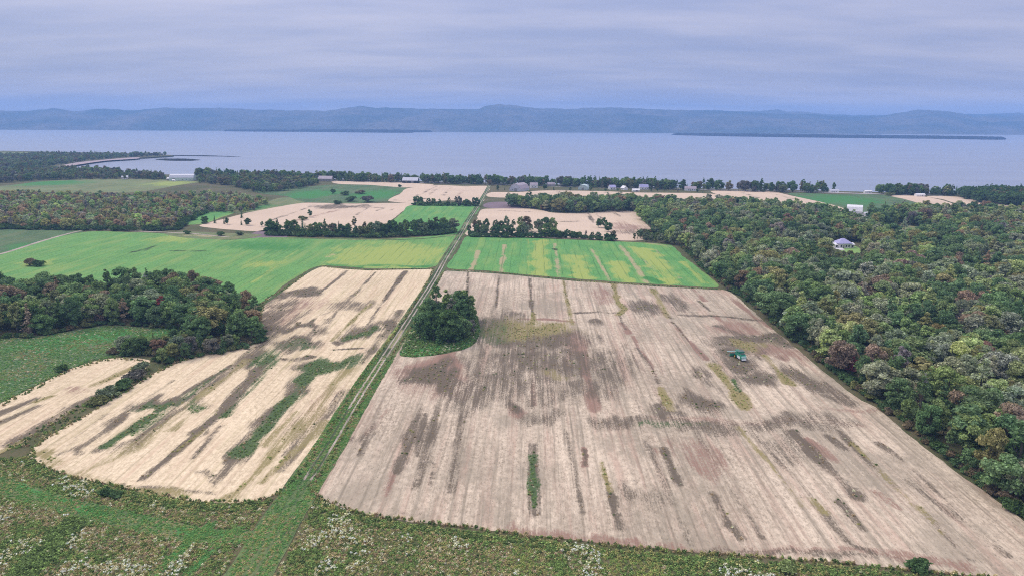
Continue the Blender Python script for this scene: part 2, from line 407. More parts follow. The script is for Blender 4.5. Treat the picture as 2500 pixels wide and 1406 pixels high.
def lowland(name, loop_px, hmax, seed, mat, label, cat, cell=22.0, z0=LAKE_Z):
    """a flat wooded shore or island: outline on the water, bumpy treetops over it"""
    loop = smooth_loop(GP(loop_px, z0), 30.0, jit=4.0, seed=seed)
    lo, hi = loop.min(0), loop.max(0)
    gx, gy = np.meshgrid(np.arange(lo[0], hi[0], cell), np.arange(lo[1], hi[1], cell))
    P = np.stack([gx.ravel(), gy.ravel()], 1) + R.uniform(-.3, .3, (gx.size, 2)) * cell
    P = P[inside(loop, P)]
    vin = [Vector(p) for p in loop] + [Vector(p) for p in P]
    o = delaunay_2d_cdt(vin, [], [list(range(len(loop)))], 1, 1e-3)
    V = np.array([(v.x, v.y) for v in o[0]]); F = np.array([f for f in o[2] if len(f) == 3])
    d, _ = dist_line(loop, V, True)
    z = np.where(d < 1e-3, z0 - 1, z0 + hmax * sstep(d, 0, cell * 1.3) * (0.55 + 0.25 * vnoise(V, 1 / 45, seed) + 0.45 * R.random(len(V))))
    return tag(obj(name, mesh_np(name, np.column_stack([V, z]), F), mat), label, cat, kind='structure')

lowland('lowland', [(-500, 312), (0, 310.5), (300, 312.5), (560, 315), (640, 318), (760, 322.5), (940, 325), (1010, 325), (985, 320.5), (1060, 319.5), (1200, 320.5), (1400, 321.5), (1455, 321.0), (1440, 318), (1500, 315.5), (2000, 323), (2500, 328.5),
                    (3100, 331), (3100, 321), (2500, 321.5), (2000, 316.5), (1500, 311), (1200, 308), (600, 305), (0, 303.5), (-500, 303)], 17, 31, M_lowl,
        'low wooded far shore with pale fields below the blue hills', 'shore', cell=34)
lowland('island', [(1640, 330), (1740, 333), (1900, 335.5), (2100, 338), (2300, 340), (2440, 342), (2456, 341), (2440, 338.5), (2300, 336), (2100, 333.5), (1900, 331), (1740, 329.5)],
        11, 41, M_lowl, 'long flat wooded island on the right of the lake', 'island', cell=14)
lowland('sand_spit', [(545, 321), (600, 322), (700, 322.6), (800, 323), (700, 320.8), (600, 320.3)], 12, 43, M_lowl, 'thin dark spit off the far shore on the left', 'spit', cell=14)
lowland('sand_spit', [(955, 322.5), (1000, 323.5), (1048, 323.8), (1050, 322.6), (1000, 321.5)], 14, 44, M_lowl, 'short dark spit off the far shore near the middle', 'spit', cell=14)
lowland('sand_spit', [(412, 380.5), (480, 382.2), (560, 383.4), (590, 383.6), (560, 382.3), (480, 380.5)], 1.2, 45, M_lowl, 'narrow reedy spit running out from the wooded point', 'spit', cell=5)
lowland('reed_islet', [(380, 391), (420, 393.5), (470, 393.5), (487, 391.5), (450, 389), (400, 389)], 1.4, 46, M_lowl, 'small reedy islet in the bay below the point', 'islet', cell=5)
lowland('reed_islet', [(285, 389), (310, 391.5), (332, 390.5), (310, 387.5)], 1.5, 47, M_lowl, 'tiny reed bed just off the beach', 'islet', cell=5)

# ------------------------------------------------------------------ fields
FIELDS = {}
def strokes_blobs(V, feats):
    """growth channels at the field's points. feats: ('s', channel, strength, width_m, [px pts]) or ('b', channel, strength, px, py, hx, hy)"""
    A = np.zeros((len(V), 4)); V0 = V
    rowv = np.array([math.sin(ROWA), math.cos(ROWA)]); colv = np.array([rowv[1], -rowv[0]])
    U = np.stack([V0 @ colv, V0 @ rowv * 0.35], 1)
    w1 = (vnoise(U, 0.10, 91) - .5) * 7 + (vnoise(U, 0.33, 92) - .5) * 3.5; w2 = (vnoise(U, 0.08, 93) - .5) * 26 + (vnoise(U, 0.3, 94) - .5) * 12
    for ft in feats:
        ch = 'dgyr'.index(ft[1]); s = ft[2]
        big = 1.0 if ft[0] == 'b' else min(1.0, ft[3] / 9) * .5
        V = V0 + big * (w1[:, None] * colv + w2[:, None] * rowv)
        if ft[0] == 's':
            L = GP(ft[4]); d, t = dist_line(L, V)
            w = ft[3] / 2 * (0.45 + 1.1 * vnoise(V, 0.11, ch + 3))
            k = sstep(d, w * 1.6, w * 0.3) * np.clip(.35 + 1.1 * vnoise(V0, 0.07, ch + 21), 0, 1.05)
        else:
            c = G(ft[3], ft[4]); hx = abs(G(ft[3] + ft[5], ft[4])[0] - c[0]); hy = abs(G(ft[3], ft[4] - ft[6])[1] - c[1])
            dx, dy = V[:, 0] - c[0], V[:, 1] - c[1]
            rr = np.hypot(dx / hx, dy / hy) * (0.75 + 0.5 * vnoise(V * np.array([1.0, 0.5]), 0.14, ch + 9))
            k = sstep(rr, 1.6, 0.25)
        A[:, ch] = np.maximum(A[:, ch], k * s)
    return A
def field(name, px, mat, spacing, label, cat, z=0.05, feats=(), jit=0.3, seg=2.0, seed=0, parent=None, tagit=True):
    loop = smooth_loop(GP(px), seg, jit=jit, seed=seed)
    lo, hi = loop.min(0), loop.max(0)
    gx, gy = np.meshgrid(np.arange(lo[0], hi[0], spacing), np.arange(lo[1], hi[1], spacing))
    P = np.stack([gx.ravel(), gy.ravel()], 1) + R.uniform(-.3, .3, (gx.size, 2)) * spacing
    P = P[inside(loop, P)]
    o = delaunay_2d_cdt([Vector(p) for p in loop] + [Vector(p) for p in P], [], [list(range(len(loop)))], 1, 1e-4)
    V = np.array([(v.x, v.y) for v in o[0]]); F = np.array([f for f in o[2] if len(f) == 3])
    me = mesh_np(name, np.column_stack([V, np.full(len(V), z)]), F)
    A = strokes_blobs(V, feats)
    at = me.attributes.new('growth', 'FLOAT_COLOR', 'POINT'); at.data.foreach_set('color', A.astype(np.float32).ravel())
    FIELDS.setdefault(label, (loop, V, A))
    ob = obj(name, me, mat, parent)
    if tagit: tag(ob, label, cat, kind='structure')
    return ob

S, B = 's', 'b'
right_feats = [
    (S,'d',.6,5,[(1180,780),(1175,870),(1165,960)]), (S,'d',.5,4,[(1240,850),(1240,1000)]), (S,'d',.6,3,[(1080,960),(1050,1080),(1010,1190)]), (S,'d',.5,3,[(1130,980),(1115,1100),(1100,1210)]), (B,'r',.6,1080,925,110,40), (B,'d',.8,1065,922,85,24), (S,'d',.5,2,[(1560,1040),(1620,1180),(1680,1320)]), (S,'d',.5,2,[(1840,1060),(1960,1190),(2060,1300)]), (S,'d',.5,2,[(2180,1100),(2330,1240),(2450,1350)]), (S,'y',.5,2,[(1800,1040),(1880,1130),(1960,1230)]), (S,'d',.5,2,[(1380,1050),(1420,1250)]), (S,'d',.45,2,[(1700,1050),(1790,1200),(1860,1310)]),
    (S,'d',.9,1.6,[(1145,665),(1140,712)]), (S,'d',.8,1.3,[(1217,672),(1212,735),(1208,775)]), (S,'d',.95,1.8,[(1293,680),(1298,735),(1300,778)]),
    (S,'y',.9,3,[(1300,762),(1297,790)]), (S,'y',.8,2.2,[(1375,685),(1385,740),(1397,792)]), (S,'d',.8,1.4,[(1377,685),(1388,745)]),
    (S,'y',1,3.4,[(1497,692),(1510,740),(1526,755),(1512,770)]), (S,'d',.7,1.5,[(1497,692),(1510,740),(1526,755),(1512,770),(1530,805)]),
    (S,'r',.95,3,[(1520,790),(1538,815)]), (S,'r',.8,1.4,[(1545,820),(1560,850),(1590,890),(1605,930)]), (S,'d',.6,1.8,[(1556,850),(1588,895),(1608,935)]),
    (S,'y',1,3,[(1612,945),(1630,985),(1640,1000)]), (S,'d',.9,2,[(1625,975),(1615,990)]),
    (S,'y',.8,3.6,[(1595,705),(1610,740),(1630,775)]), (S,'d',.9,3,[(1620,762),(1640,778)]), (S,'r',.9,2,[(1640,785),(1680,830),(1725,878)]), (S,'d',.6,1.2,[(1640,785),(1680,830),(1725,878)]),
    (S,'y',1,5,[(1737,888),(1765,920),(1790,950),(1812,985)]), (S,'d',.7,2,[(1735,888),(1770,925)]), (S,'g',.8,3,[(1790,925),(1800,950)]),
    (S,'r',.7,3,[(1690,705),(1720,735)]), (S,'d',.7,2,[(1705,735),(1735,760)]), (S,'r',.8,3,[(1745,770),(1790,810),(1830,830)]), (S,'r',.7,3,[(1790,730),(1850,780),(1885,802)]),
    (S,'y',1,3.4,[(1868,868),(1900,905),(1930,940)]), (S,'r',.95,4,[(1420,860),(1437,940),(1450,1005)]), (S,'r',.6,2.4,[(1300,850),(1305,990)]),
    (S,'g',1,2.9,[(1298,1115),(1297,1170),(1303,1235)]), (S,'d',.9,3,[(1300,1090),(1297,1160),(1304,1250)]), (S,'y',.9,1.6,[(1465,1130),(1490,1200)]), (S,'d',.95,1.7,[(1468,1140),(1495,1225),(1512,1288)]),
    (S,'d',.9,2.0,[(1622,1095),(1640,1140),(1660,1185)]), (S,'r',.6,3,[(1600,1100),(1625,1110)]), (S,'d',.8,1.6,[(1740,1200),(1765,1250),(1780,1280)]), (S,'d',.6,4,[(1775,1270),(1805,1310)]),
    (S,'d',.9,2.2,[(1985,1225),(2035,1285),(2085,1335),(2130,1352)]), (S,'y',.8,2,[(1980,1215),(2010,1250)]), (S,'d',.75,4,[(1930,1055),(2000,1125),(2080,1200)]), (S,'r',.8,5,[(1970,1080),(2015,1115)]),
    (S,'d',.8,2.2,[(2040,1220),(2110,1295)]), (S,'d',.75,2,[(2050,1050),(2110,1115),(2190,1190)]), (S,'y',.7,1.6,[(2080,1080),(2240,1240)]), (S,'y',.9,1.8,[(2240,1235),(2300,1300)]), (S,'d',.8,1.8,[(2255,1250),(2320,1320),(2375,1370)]),
    (S,'d',.7,3.5,[(2140,1080),(2205,1125)]), (S,'d',.6,3,[(2020,1065),(2060,1095)]), (S,'d',.5,3.5,[(2220,1170),(2340,1270)]), (S,'r',.5,3,[(2130,1195),(2190,1240)]),
    (S,'r',.9,1.5,[(1424,1096),(1431,1115),(1424,1136)]), (S,'d',1,1.6,[(1426,1100),(1432,1120),(1426,1134)]),
    (S,'d',.6,3.5,[(1035,985),(1005,1060),(965,1150)]), (S,'d',.7,2,[(1015,1060),(985,1120)]), (S,'d',.7,4,[(860,1075),(905,1060)]), (S,'d',.55,2.4,[(1040,1010),(1020,1110)]), (S,'d',.6,2,[(930,1000),(880,1110)]), (S,'r',.5,3,[(950,1000),(900,1060)]),
    (S,'r',.6,1.2,[(962,1150),(940,1210)]), (S,'d',.5,1,[(1060,1090),(1050,1200)]),
    (B,'d',.95,1060,922,86,26), (B,'r',.9,1070,905,95,34), (B,'y',.75,1300,800,95,22), (B,'d',.85,1300,822,115,32), (B,'r',.8,1390,830,40,30), (B,'d',.8,1230,800,75,35), (B,'g',.35,1210,800,40,30),
    (B,'d',.62,1330,880,190,40), (B,'d',.55,1230,940,150,55), (B,'d',.55,1470,885,80,42), (B,'y',.4,1355,910,40,18), (B,'d',.42,1330,985,80,30), (B,'r',.85,1282,1022,30,15), (B,'d',.85,1278,1018,24,11), (B,'d',.5,1330,1040,60,22),
    (S,'d',.52,12,[(1480,1030),(1700,1035),(1900,1030),(2080,1035)]), (S,'r',.4,6,[(1600,1018),(1850,1025),(2100,1040)]), (S,'g',.32,5,[(1560,1040),(1720,1032)]),
    (B,'d',.75,1800,845,75,20), (B,'d',.85,1790,875,50,22), (B,'d',.8,1850,915,60,32), (B,'d',.75,1945,918,52,32), (B,'d',.8,1880,830,110,16), (B,'y',.6,1830,848,60,10), (B,'r',.7,1880,858,70,12), (B,'r',.6,1790,800,70,22), (S,'d',.9,5,[(1750,795),(1830,830),(1900,838)]),
    (B,'d',.8,1690,965,45,26), (B,'d',.6,1710,900,18,24), (B,'d',.75,1625,1000,40,16), (B,'d',.7,1572,756,48,18), (B,'d',.6,1645,735,35,25), (B,'r',.5,1470,715,30,22), (S,'d',.8,3.2,[(1405,763),(1450,760),(1505,764)]), (B,'d',.7,1455,785,28,10), (S,'d',.9,3.5,[(1660,770),(1730,768),(1790,775)]), (S,'d',.8,3.5,[(1790,775),(1860,780)]),
    (S,'r',.9,3,[(1270,778),(1330,777),(1395,785)]), (S,'r',.55,5,[(1250,1288),(1500,1318),(1800,1340),(2200,1362),(2350,1380)]), (S,'d',.5,3,[(1700,1335),(2000,1358),(2200,1368)]), (S,'d',.5,2,[(970,1250),(1030,1256)]), (B,'d',.4,1560,1230,60,30), (B,'r',.45,1700,1100,70,40), (B,'d',.4,1900,1090,50,40),
    (B,'d',.6,2030,960,30,20), (S,'d',.6,3,[(2010,930),(2060,965)]), (S,'r',.5,4,[(2020,1000),(2140,1000)]), (B,'d',.5,1430,940,100,30), (B,'r',.4,1130,900,60,30)]
right_stub_px = [(1100,660),(1230,668),(1400,685),(1500,692),(1600,698),(1760,707),(1800,724),(1832,755),(1890,805),(1990,890),(2100,975),(2140,997),(2200,1047),(2300,1122),(2400,1197),(2500,1272),(2640,1378),(2700,1440),
                 (2500,1418),(2300,1399),(2000,1371),(1800,1357),(1550,1337),(1250,1302),(1100,1282),(950,1264),(860,1247),(800,1224),(768,1203),(759,1186),(786,1152),(832,1075),(872,1000),(918,925),(962,862),(1010,790),(1055,715),(1080,668)]
field('stubble_field', right_stub_px, M_stub_r, 1.15, 'big pinkish stubble field with dark weed streaks right of the lane', 'field', 0.06, right_feats, 0.35, 1.2, 1)

left_feats = [
    (S,'d',.6,6,[(640,838),(560,905),(430,1005),(300,1100)]), (S,'y',.6,5,[(850,900),(770,1000),(660,1115),(565,1210)]), (S,'d',.55,5,[(760,755),(690,800),(640,835)]), (S,'d',.6,5,[(980,760),(930,825),(880,890)]), (S,'y',.5,4,[(600,880),(470,985),(330,1095),(180,1165)]), (S,'d',.5,4,[(840,960),(760,1060),(690,1150)]), (S,'g',.5,3,[(540,905),(430,985),(330,1060)]), (S,'d',.5,3,[(420,930),(300,1010),(170,1090)]), (S,'d',.6,7,[(650,760),(680,800),(640,840)]), (S,'d',.6,4,[(800,780),(740,830),(700,860)]),
    (S,'d',.9,3,[(990,662),(960,705),(930,745)]), (S,'d',.8,2.4,[(915,665),(880,705),(850,735)]), (S,'d',.8,3,[(850,660),(815,690),(780,715)]), (S,'y',.8,2.2,[(905,740),(870,775),(810,830)]), (S,'d',.8,2,[(860,720),(830,755),(800,790)]), (S,'d',.8,2,[(930,745),(895,800)]),
    (B,'d',.95,740,716,60,12), (B,'d',.8,685,722,40,16), (B,'d',.7,665,775,36,42), (B,'r',.5,700,760,70,40), (B,'d',.9,730,798,75,9), (B,'d',.9,660,800,30,22), (B,'d',.9,885,800,38,14), (B,'g',.7,885,803,30,9), (B,'d',.9,950,798,28,13), (B,'d',.85,725,830,68,16), (B,'g',.5,735,836,50,10),
    (B,'d',.5,870,740,60,20), (S,'d',.5,4,[(860,745),(780,770)]), (B,'d',.7,840,818,20,8), (S,'d',.8,3,[(880,850),(820,850)]), (B,'d',.85,615,875,40,22), (B,'g',.7,660,865,30,18), 
    (B,'g',1,800,893,62,22), (B,'d',.8,790,885,80,16), (S,'d',.9,4,[(690,872),(720,878),(760,868)]), (S,'g',1,5.5,[(765,905),(715,970),(660,1030),(590,1110)]), (S,'d',.9,7,[(760,895),(710,970),(650,1030),(570,1120)]), (S,'d',.7,2,[(580,1115),(520,1180)]),
    (S,'d',.95,4.5,[(665,868),(600,940),(545,1005),(480,1060)]), (S,'g',.85,3.5,[(680,875),(610,950),(550,1015)]), (S,'d',.9,2.4,[(490,1055),(420,1110),(352,1165)]), (S,'y',.6,2,[(500,1050),(440,1095)]),
    (B,'d',.9,395,988,90,20), (B,'g',.7,390,998,50,12), (S,'d',.9,3,[(310,1010),(250,1060),(195,1095)]), (S,'g',.9,3.2,[(370,1015),(320,1050),(260,1090)]), (S,'d',.7,4,[(370,1015),(320,1050),(240,1100)]), (S,'d',.9,3,[(560,895),(500,930),(440,968)]), (S,'d',.7,2.4,[(480,975),(430,1010),(330,1090)]), (S,'y',.6,3,[(500,985),(420,1050)]), (B,'g',.6,490,1000,25,14),
    (S,'y',.6,4,[(790,1030),(720,1100),(640,1180)]), (S,'d',.6,2.4,[(770,1030),(700,1110)]), (B,'r',.4,780,990,40,40), (B,'d',.55,740,1045,40,30), (S,'y',.7,3,[(720,1010),(640,1090)]), (S,'d',.6,1.6,[(540,1040),(470,1120)]), (B,'d',.5,470,1190,60,10), (S,'d',.6,2,[(300,1180),(440,1200),(520,1205)]), (S,'y',.6,4,[(90,1105),(150,1160),(300,1190),(450,1215)]), (B,'d',.5,160,1130,40,14), (S,'y',.5,2.5,[(330,1080),(200,1160)]), (S,'d',.5,1.3,[(620,1060),(560,1130)]), (S,'d',.5,1.3,[(260,1010),(180,1070)])]
left_stub_px = [(786,651),(830,656),(900,660),(1052,657),(1056,664),(1034,705),(1000,762),(960,818),(912,880),(868,945),(805,1050),(752,1128),(712,1178),(680,1202),(640,1218),(560,1226),(440,1218),(300,1190),(180,1166),(110,1140),(75,1113),(92,1085),(180,1030),(300,960),(400,900),(500,864),(590,850),(640,828),(636,770),(652,730),(700,703),(742,672)]
field('stubble_field', left_stub_px, M_stub_l, 1.15, 'straw stubble field with green weed strips left of the lane', 'field', 0.06, left_feats, 0.35, 1.2, 2)
field('stubble_field', [(-160,1070),(-60,1010),(0,985),(80,945),(160,905),(230,882),(300,873),(362,880),(350,903),(280,948),(205,985),(120,1040),(40,1090),(-60,1130),(-160,1130)], M_stub_l, 1.3,
      'narrow straw stubble strip at the far left edge', 'field', 0.05, [(S,'d',.9,4,[(-50,1030),(20,1000),(100,972)]), (S,'d',.9,3,[(0,1030),(110,985)]), (S,'y',.8,2,[(90,980),(130,965)]), (S,'d',.8,6,[(240,965),(150,1010),(40,1080)]), (S,'g',.6,4,[(200,1000),(90,1065)]), (S,'y',.6,4,[(330,895),(240,935)]), (B,'r',.4,230,930,40,10), (B,'y',.6,40,1090,60,14)], 0.35, 1.5, 3)
# green crops
field('crop_field', [(-200,700),(-120,650),(0,623),(100,591),(150,577),(220,566),(300,567),(400,571),(450,580),(560,586),(650,580),(800,583),(920,585),(1000,582),(1112,574),(1098,602),(1068,648),(1040,655),(900,656),(835,651),(780,649),(738,668),(692,699),(640,738),(600,745),(400,735),(0,735)], M_crop, 2.2,
      'bright green crop field rolling left of the lane', 'field', 0.07, [(B,'y',.8,960,620,130,28), (S,'y',.75,3,[(845,622),(770,660),(690,702)]), (S,'r',.8,4,[(800,628),(815,622)]), (S,'d',.7,3,[(420,613),(495,614)]), (B,'d',.9,348,610,9,3), (B,'y',.6,420,585,60,10), (B,'y',.6,650,640,50,10), (B,'g',.6,650,600,120,14), (S,'y',.6,3,[(740,600),(620,690)]), (B,'y',.7,100,640,40,10), (S,'g',.8,5,[(880,652),(800,646),(1040,650)])], 0.5, 3, 4)
field('crop_field', [(1146,577),(1280,581),(1400,586),(1500,590),(1590,594),(1640,600),(1662,621),(1702,652),(1755,694),(1750,702),(1600,694),(1500,688),(1300,672),(1180,660),(1094,655),(1112,622),(1130,590)], M_crop_b, 1.7,
      'striped green and yellow crop field right of the lane', 'field', 0.07, [(S,'r',.95,3,[(1168,612),(1160,640),(1150,660)]), (S,'r',.95,2.6,[(1231,598),(1228,630),(1222,665)]), (S,'r',.75,2.4,[(1355,595),(1360,640),(1366,678)]), (S,'r',.8,2.4,[(1445,608),(1465,645),(1490,685)]), (S,'r',.85,3.6,[(1515,600),(1545,640),(1580,690)]), (S,'r',.5,2,[(1600,610),(1660,680)]), (S,'y',.5,1.3,[(1289,585),(1290,672)]),
       (S,'y',.95,11,[(1318,590),(1320,630),(1322,672)]), (S,'y',.95,15,[(1400,628),(1425,682)]), (S,'y',.9,11,[(1500,640),(1535,685)]), (S,'y',.85,16,[(1560,605),(1600,640),(1630,690)]), (S,'r',.5,5,[(1540,605),(1600,660)]), (S,'g',.9,7,[(1580,680),(1610,690)]), (S,'y',.6,5,[(1665,640),(1720,690)]), (S,'d',.8,3,[(1356,608),(1358,612)]), (S,'y',.6,4,[(1500,588),(1600,597)]), (S,'r',.6,3,[(1580,593),(1640,603)])], 0.5, 2.5, 5)
field('crop_field', [(-200,575),(-100,562),(0,559),(120,560),(208,564),(150,577),(100,591),(0,621),(-120,645),(-200,660)], M_crop_dull, 4, 'dull grey-green field at the left edge beyond a diagonal path', 'field', 0.05, [(B,'g',.5,60,600,60,10)], 0.5, 4, 6)
field('crop_field', [(-200,832),(0,824),(100,820),(200,803),(262,793),(330,797),(438,803),(430,826),(382,850),(300,866),(230,878),(155,903),(78,944),(0,984),(-100,1030),(-200,1080)], M_crop_dull, 1.8, 'dark green field below the wood on the left', 'field', 0.05, [(B,'g',.7,250,820,150,18), (B,'g',.5,80,850,90,20)], 0.5, 2.5, 7)
# middle distance
field('stubble_field', [(490,553),(540,537),(600,521),(700,502),(745,496),(860,498),(1000,497),(985,515),(955,540),(930,560),(650,566)], M_stub_far, 3, 'pale stubble field with a lone bush behind the hedgerow', 'field', 0.06, [(B,'d',.7,830,505,70,5), (S,'d',.6,3,[(900,507),(870,525)]), (S,'d',.6,4,[(760,505),(660,540)]), (S,'r',.5,8,[(860,505),(700,545)]), (S,'d',.8,2.5,[(920,515),(940,507)]), (S,'d',.8,2.5,[(955,514),(965,508)]), (S,'d',.7,3,[(880,506),(930,508)])], 0.5, 5, 8)
field('crop_field', [(1003,502),(1080,500),(1166,503),(1150,535),(1128,572),(1050,568),(935,562),(958,540),(985,518)], M_crop_b, 3, 'vivid green plot behind the hedgerow beside the lane', 'field', 0.07, [], 0.5, 5, 9)
field('stubble_field', [(1182,511),(1250,510),(1312,511),(1350,520),(1420,521),(1540,516),(1575,545),(1602,574),(1560,588),(1480,587),(1300,580),(1140,574),(1165,535)], M_stub_far, 2.6, 'cream stubble field with two tree clumps in it', 'field', 0.06, [(S,'d',.9,3,[(1435,521),(1450,545)]), (S,'d',.7,2,[(1455,522),(1468,535)]), (S,'d',.7,4,[(1368,541),(1412,541)]), (S,'d',.6,4,[(1500,520),(1515,530)]), (B,'r',.5,1540,560,50,16), (B,'d',.4,1550,570,40,8), (S,'d',.5,4,[(1215,515),(1300,518)])], 0.5, 4, 10)
field('crop_field', [(620,460),(700,461),(800,452),(880,452),(992,459),(960,480),(945,491),(870,497),(745,494),(700,480),(640,474)], M_crop_dull, 5, 'blue-green pasture with scattered bushes near the shore', 'field', 0.05, [(B,'g',.8,760,475,60,10), (B,'g',.7,920,475,60,12)], 0.5, 8, 11)
field('pasture', [(560,520),(640,500),(700,482),(745,494),(690,505),(610,519)], M_pasture, 5, 'olive rough pasture above the pale stubble field', 'field', 0.045, [(B,'g',.5,640,505,30,6)], 0.5, 8, 12)
field('crop_field', [(440,549),(470,533),(503,518),(572,518),(540,532),(490,548)], M_crop_b, 4, 'small green triangle of crop below the left wood', 'field', 0.05, [(S,'y',.5,5,[(572,520),(500,546)])], 0.5, 6, 13)
field('stubble_field', [(948,491),(975,475),(998,460),(1070,453),(1130,455),(1193,455),(1180,480),(1172,494),(1100,490),(1010,497)], M_stub_far, 5, 'striped stubble field running down to the shore left of the lane', 'field', 0.06, [(S,'d',.6,4,[(1067,455),(1000,487)]), (S,'d',.9,4,[(1040,485),(1003,490),(950,489)]), (S,'d',.8,3,[(1075,457),(1050,475)]), (S,'d',.5,2.5,[(1100,458),(1080,480)]), (S,'r',.5,2.5,[(1140,458),(1115,480)]), (S,'g',.4,6,[(1080,455),(1140,457)])], 0.5, 8, 14)
field('stubble_field', [(815,443.5),(900,444),(985,447),(1060,452),(995,458.5),(900,452),(830,450)], M_stub_far, 6, 'thin pale stubble strip along the shore road', 'field', 0.055, [], 0.5, 10, 15)
field('stubble_field', [(1200,470),(1260,470),(1330,466),(1450,467),(1560,471),(1740,474),(1745,486),(1600,486),(1400,484),(1200,482)], M_stub_far, 6, 'long thin stubble strip in front of the farm buildings', 'field', 0.055, [(S,'d',.5,3,[(1366,467),(1368,480)]), (S,'d',.6,5,[(1480,470),(1500,480)])], 0.5, 10, 16)
field('stubble_field', [(1735,467),(1800,467),(1872,467),(1940,480),(2030,500),(2075,516),(2040,520),(1950,505),(1860,492),(1780,482)], M_stub_far, 6, 'pale stubble wedge between the shore road and the right wood', 'field', 0.055, [(S,'d',.7,4,[(1810,469),(1850,485)]), (S,'g',.5,3,[(1872,470),(2040,512)]), (S,'d',.4,2.5,[(1765,469),(1800,482)])], 0.5, 10, 17)
field('crop_field', [(1925,472.5),(2030,474.5),(2165,477),(2205,486),(2245,500),(2200,512),(2100,522),(2060,512),(1990,492)], M_crop_dull, 6, 'green field behind the white barn on the right', 'field', 0.05, [(B,'g',.6,2050,488,100,12)], 0.5, 10, 18)
field('stubble_field', [(2170,478),(2240,479),(2290,487),(2325,500),(2260,504),(2240,496),(2205,486)], M_stub_far, 6, 'cream stubble wedge right of the green shore field', 'field', 0.055, [], 0.5, 10, 19)
field('stubble_field', [(2262,480),(2335,481),(2400,490),(2470,504),(2420,511),(2330,496),(2300,487)], M_stub_far, 6, 'cream stubble strip beside the dark shore wood', 'field', 0.055, [], 0.5, 10, 20)
field('pasture', [(-200,462),(0,455),(110,443),(250,438),(420,440),(490,445),(440,452),(330,470),(200,472),(0,480),(-200,485)], M_pasture, 7, 'yellow-green meadow in front of the long white barn', 'field', 0.05, [(B,'g',.8,120,447,90,6), (B,'y',.6,420,448,60,6)], 0.5, 10, 21)
field('pasture', [(-200,373),(0,371),(70,373),(60,379),(0,381),(-200,383)], M_pasture, 12, 'pale meadow on the wooded point across the bay', 'field', 0.05, [], 0.5, 15, 22)
field('fallow_plot', [(605,580),(625,566),(655,562),(690,572),(700,580),(650,583)], M_fallow, 2.5, 'mauve fallow patch at the left end of the hedgerow', 'field', 0.06, [], 0.5, 4, 23)
field('fallow_plot', [(1190,508),(1200,494),(1290,496),(1310,508)], M_fallow, 4, 'mauve scrubby plot beside the lane in the middle distance', 'field', 0.06, [], 0.5, 4, 24)
field('pasture', [(2150,556),(2190,545),(2250,552),(2300,566),(2290,580),(2230,575),(2180,568)], M_pasture, 4, 'rough clearing in the right wood', 'field', 0.05, [(B,'r',.6,2190,550,40,6)], 0.5, 5, 25)
field('lawn', [(2030,600),(2050,598),(2085,601),(2098,607),(2096,620),(2060,615)], M_lawn, 2, 'bright mown lawn in front of the house in the right wood', 'lawn', 0.05, [], 0.2, 3, 26)
field('beach', [(105,414),(140,407),(190,397),(250,391),(330,385),(336,388),(262,393),(196,402),(146,411),(140,415)], M_beach, 6, 'pinkish sand beach curving round the bay', 'beach', 0.05, [], 0.5, 10, 27)
field('pasture', [(400,571),(450,566),(560,570),(640,574),(600,583),(545,586),(450,581)], M_pasture, 3, 'brown weedy margin at the head of the left green field', 'verge', 0.075, [(S,'r',.7,6,[(420,574),(520,578)]), (S,'d',.8,3,[(430,574),(480,572)])], 0.5, 4, 28)

# ------------------------------------------------------------------ lane, paths, road
def ribbon_px(name, pts_px, width, mat, label, cat, z, sp, feats=(), parent=None, off=0.0, tagit=True, jit=0.25, seed=0):
    L = smooth_loop(GP(pts_px), 3.0, closed=False)
    T = np.gradient(L, axis=0); T /= np.hypot(*T.T)[:, None]
    Nn = np.stack([T[:, 1], -T[:, 0]], 1)
    wd = np.interp(np.linspace(0, 1, len(L)), np.linspace(0, 1, len(np.atleast_1d(width))), np.atleast_1d(width))
    k = max(2, int(wd.max() / sp) + 1); V = []; us = np.linspace(-.5, .5, k + 1)
    for j, u in enumerate(us):
        w = wd * u + off
        if j in (0, k): w = w + (vnoise(L, 0.4, seed + j) - 0.5) * 2 * jit * (1 if wd.max() > 1 else .4)
        V.append(L + Nn * w[:, None])
    V = np.stack(V, 1).reshape(-1, 2); n = len(L)
    I = np.arange(n * (k + 1)).reshape(n, k + 1)
    F = np.stack([I[:-1, :-1].ravel(), I[:-1, 1:].ravel(), I[1:, 1:].ravel(), I[1:, :-1].ravel()], 1)
    me = mesh_np(name, np.column_stack([V, np.full(len(V), z)]), F)
    A = strokes_blobs(V, feats); at = me.attributes.new('growth', 'FLOAT_COLOR', 'POINT'); at.data.foreach_set('color', A.astype(np.float32).ravel())
    o = obj(name, me, mat, parent)
    if tagit: tag(o, label, cat, kind='structure')
    return o, L
lane_px = [(590,1430),(628,1370),(690,1265),(750,1172),(810,1080),(852,1008),(895,938),(938,872),(985,800),(1030,730),(1062,680),(1088,632),(1122,577),(1146,535),(1170,498),(1186,470),(1196,452)]
lane, LANE = ribbon_px('lane', lane_px, [11, 10, 8, 7, 7, 6.5, 6, 6, 5.5, 5.5], M_laneg, 'grassy farm lane running from the foreground to the lake shore', 'lane', 0.10, 0.9,
    [(S,'d',.8,3,[(875,940),(920,880),(950,850)]), (S,'d',.6,2,[(800,1060),(860,960)]), (S,'r',.6,2,[(905,925),(870,980)]), (S,'y',.5,2,[(970,800),(900,900)]), (S,'d',.8,5,[(985,800),(1040,710),(1120,577),(1190,460)]), (S,'r',.75,3,[(850,1010),(940,870),(1040,715),(1120,577),(1190,460)]), (S,'d',.7,3,[(870,950),(985,790)])])
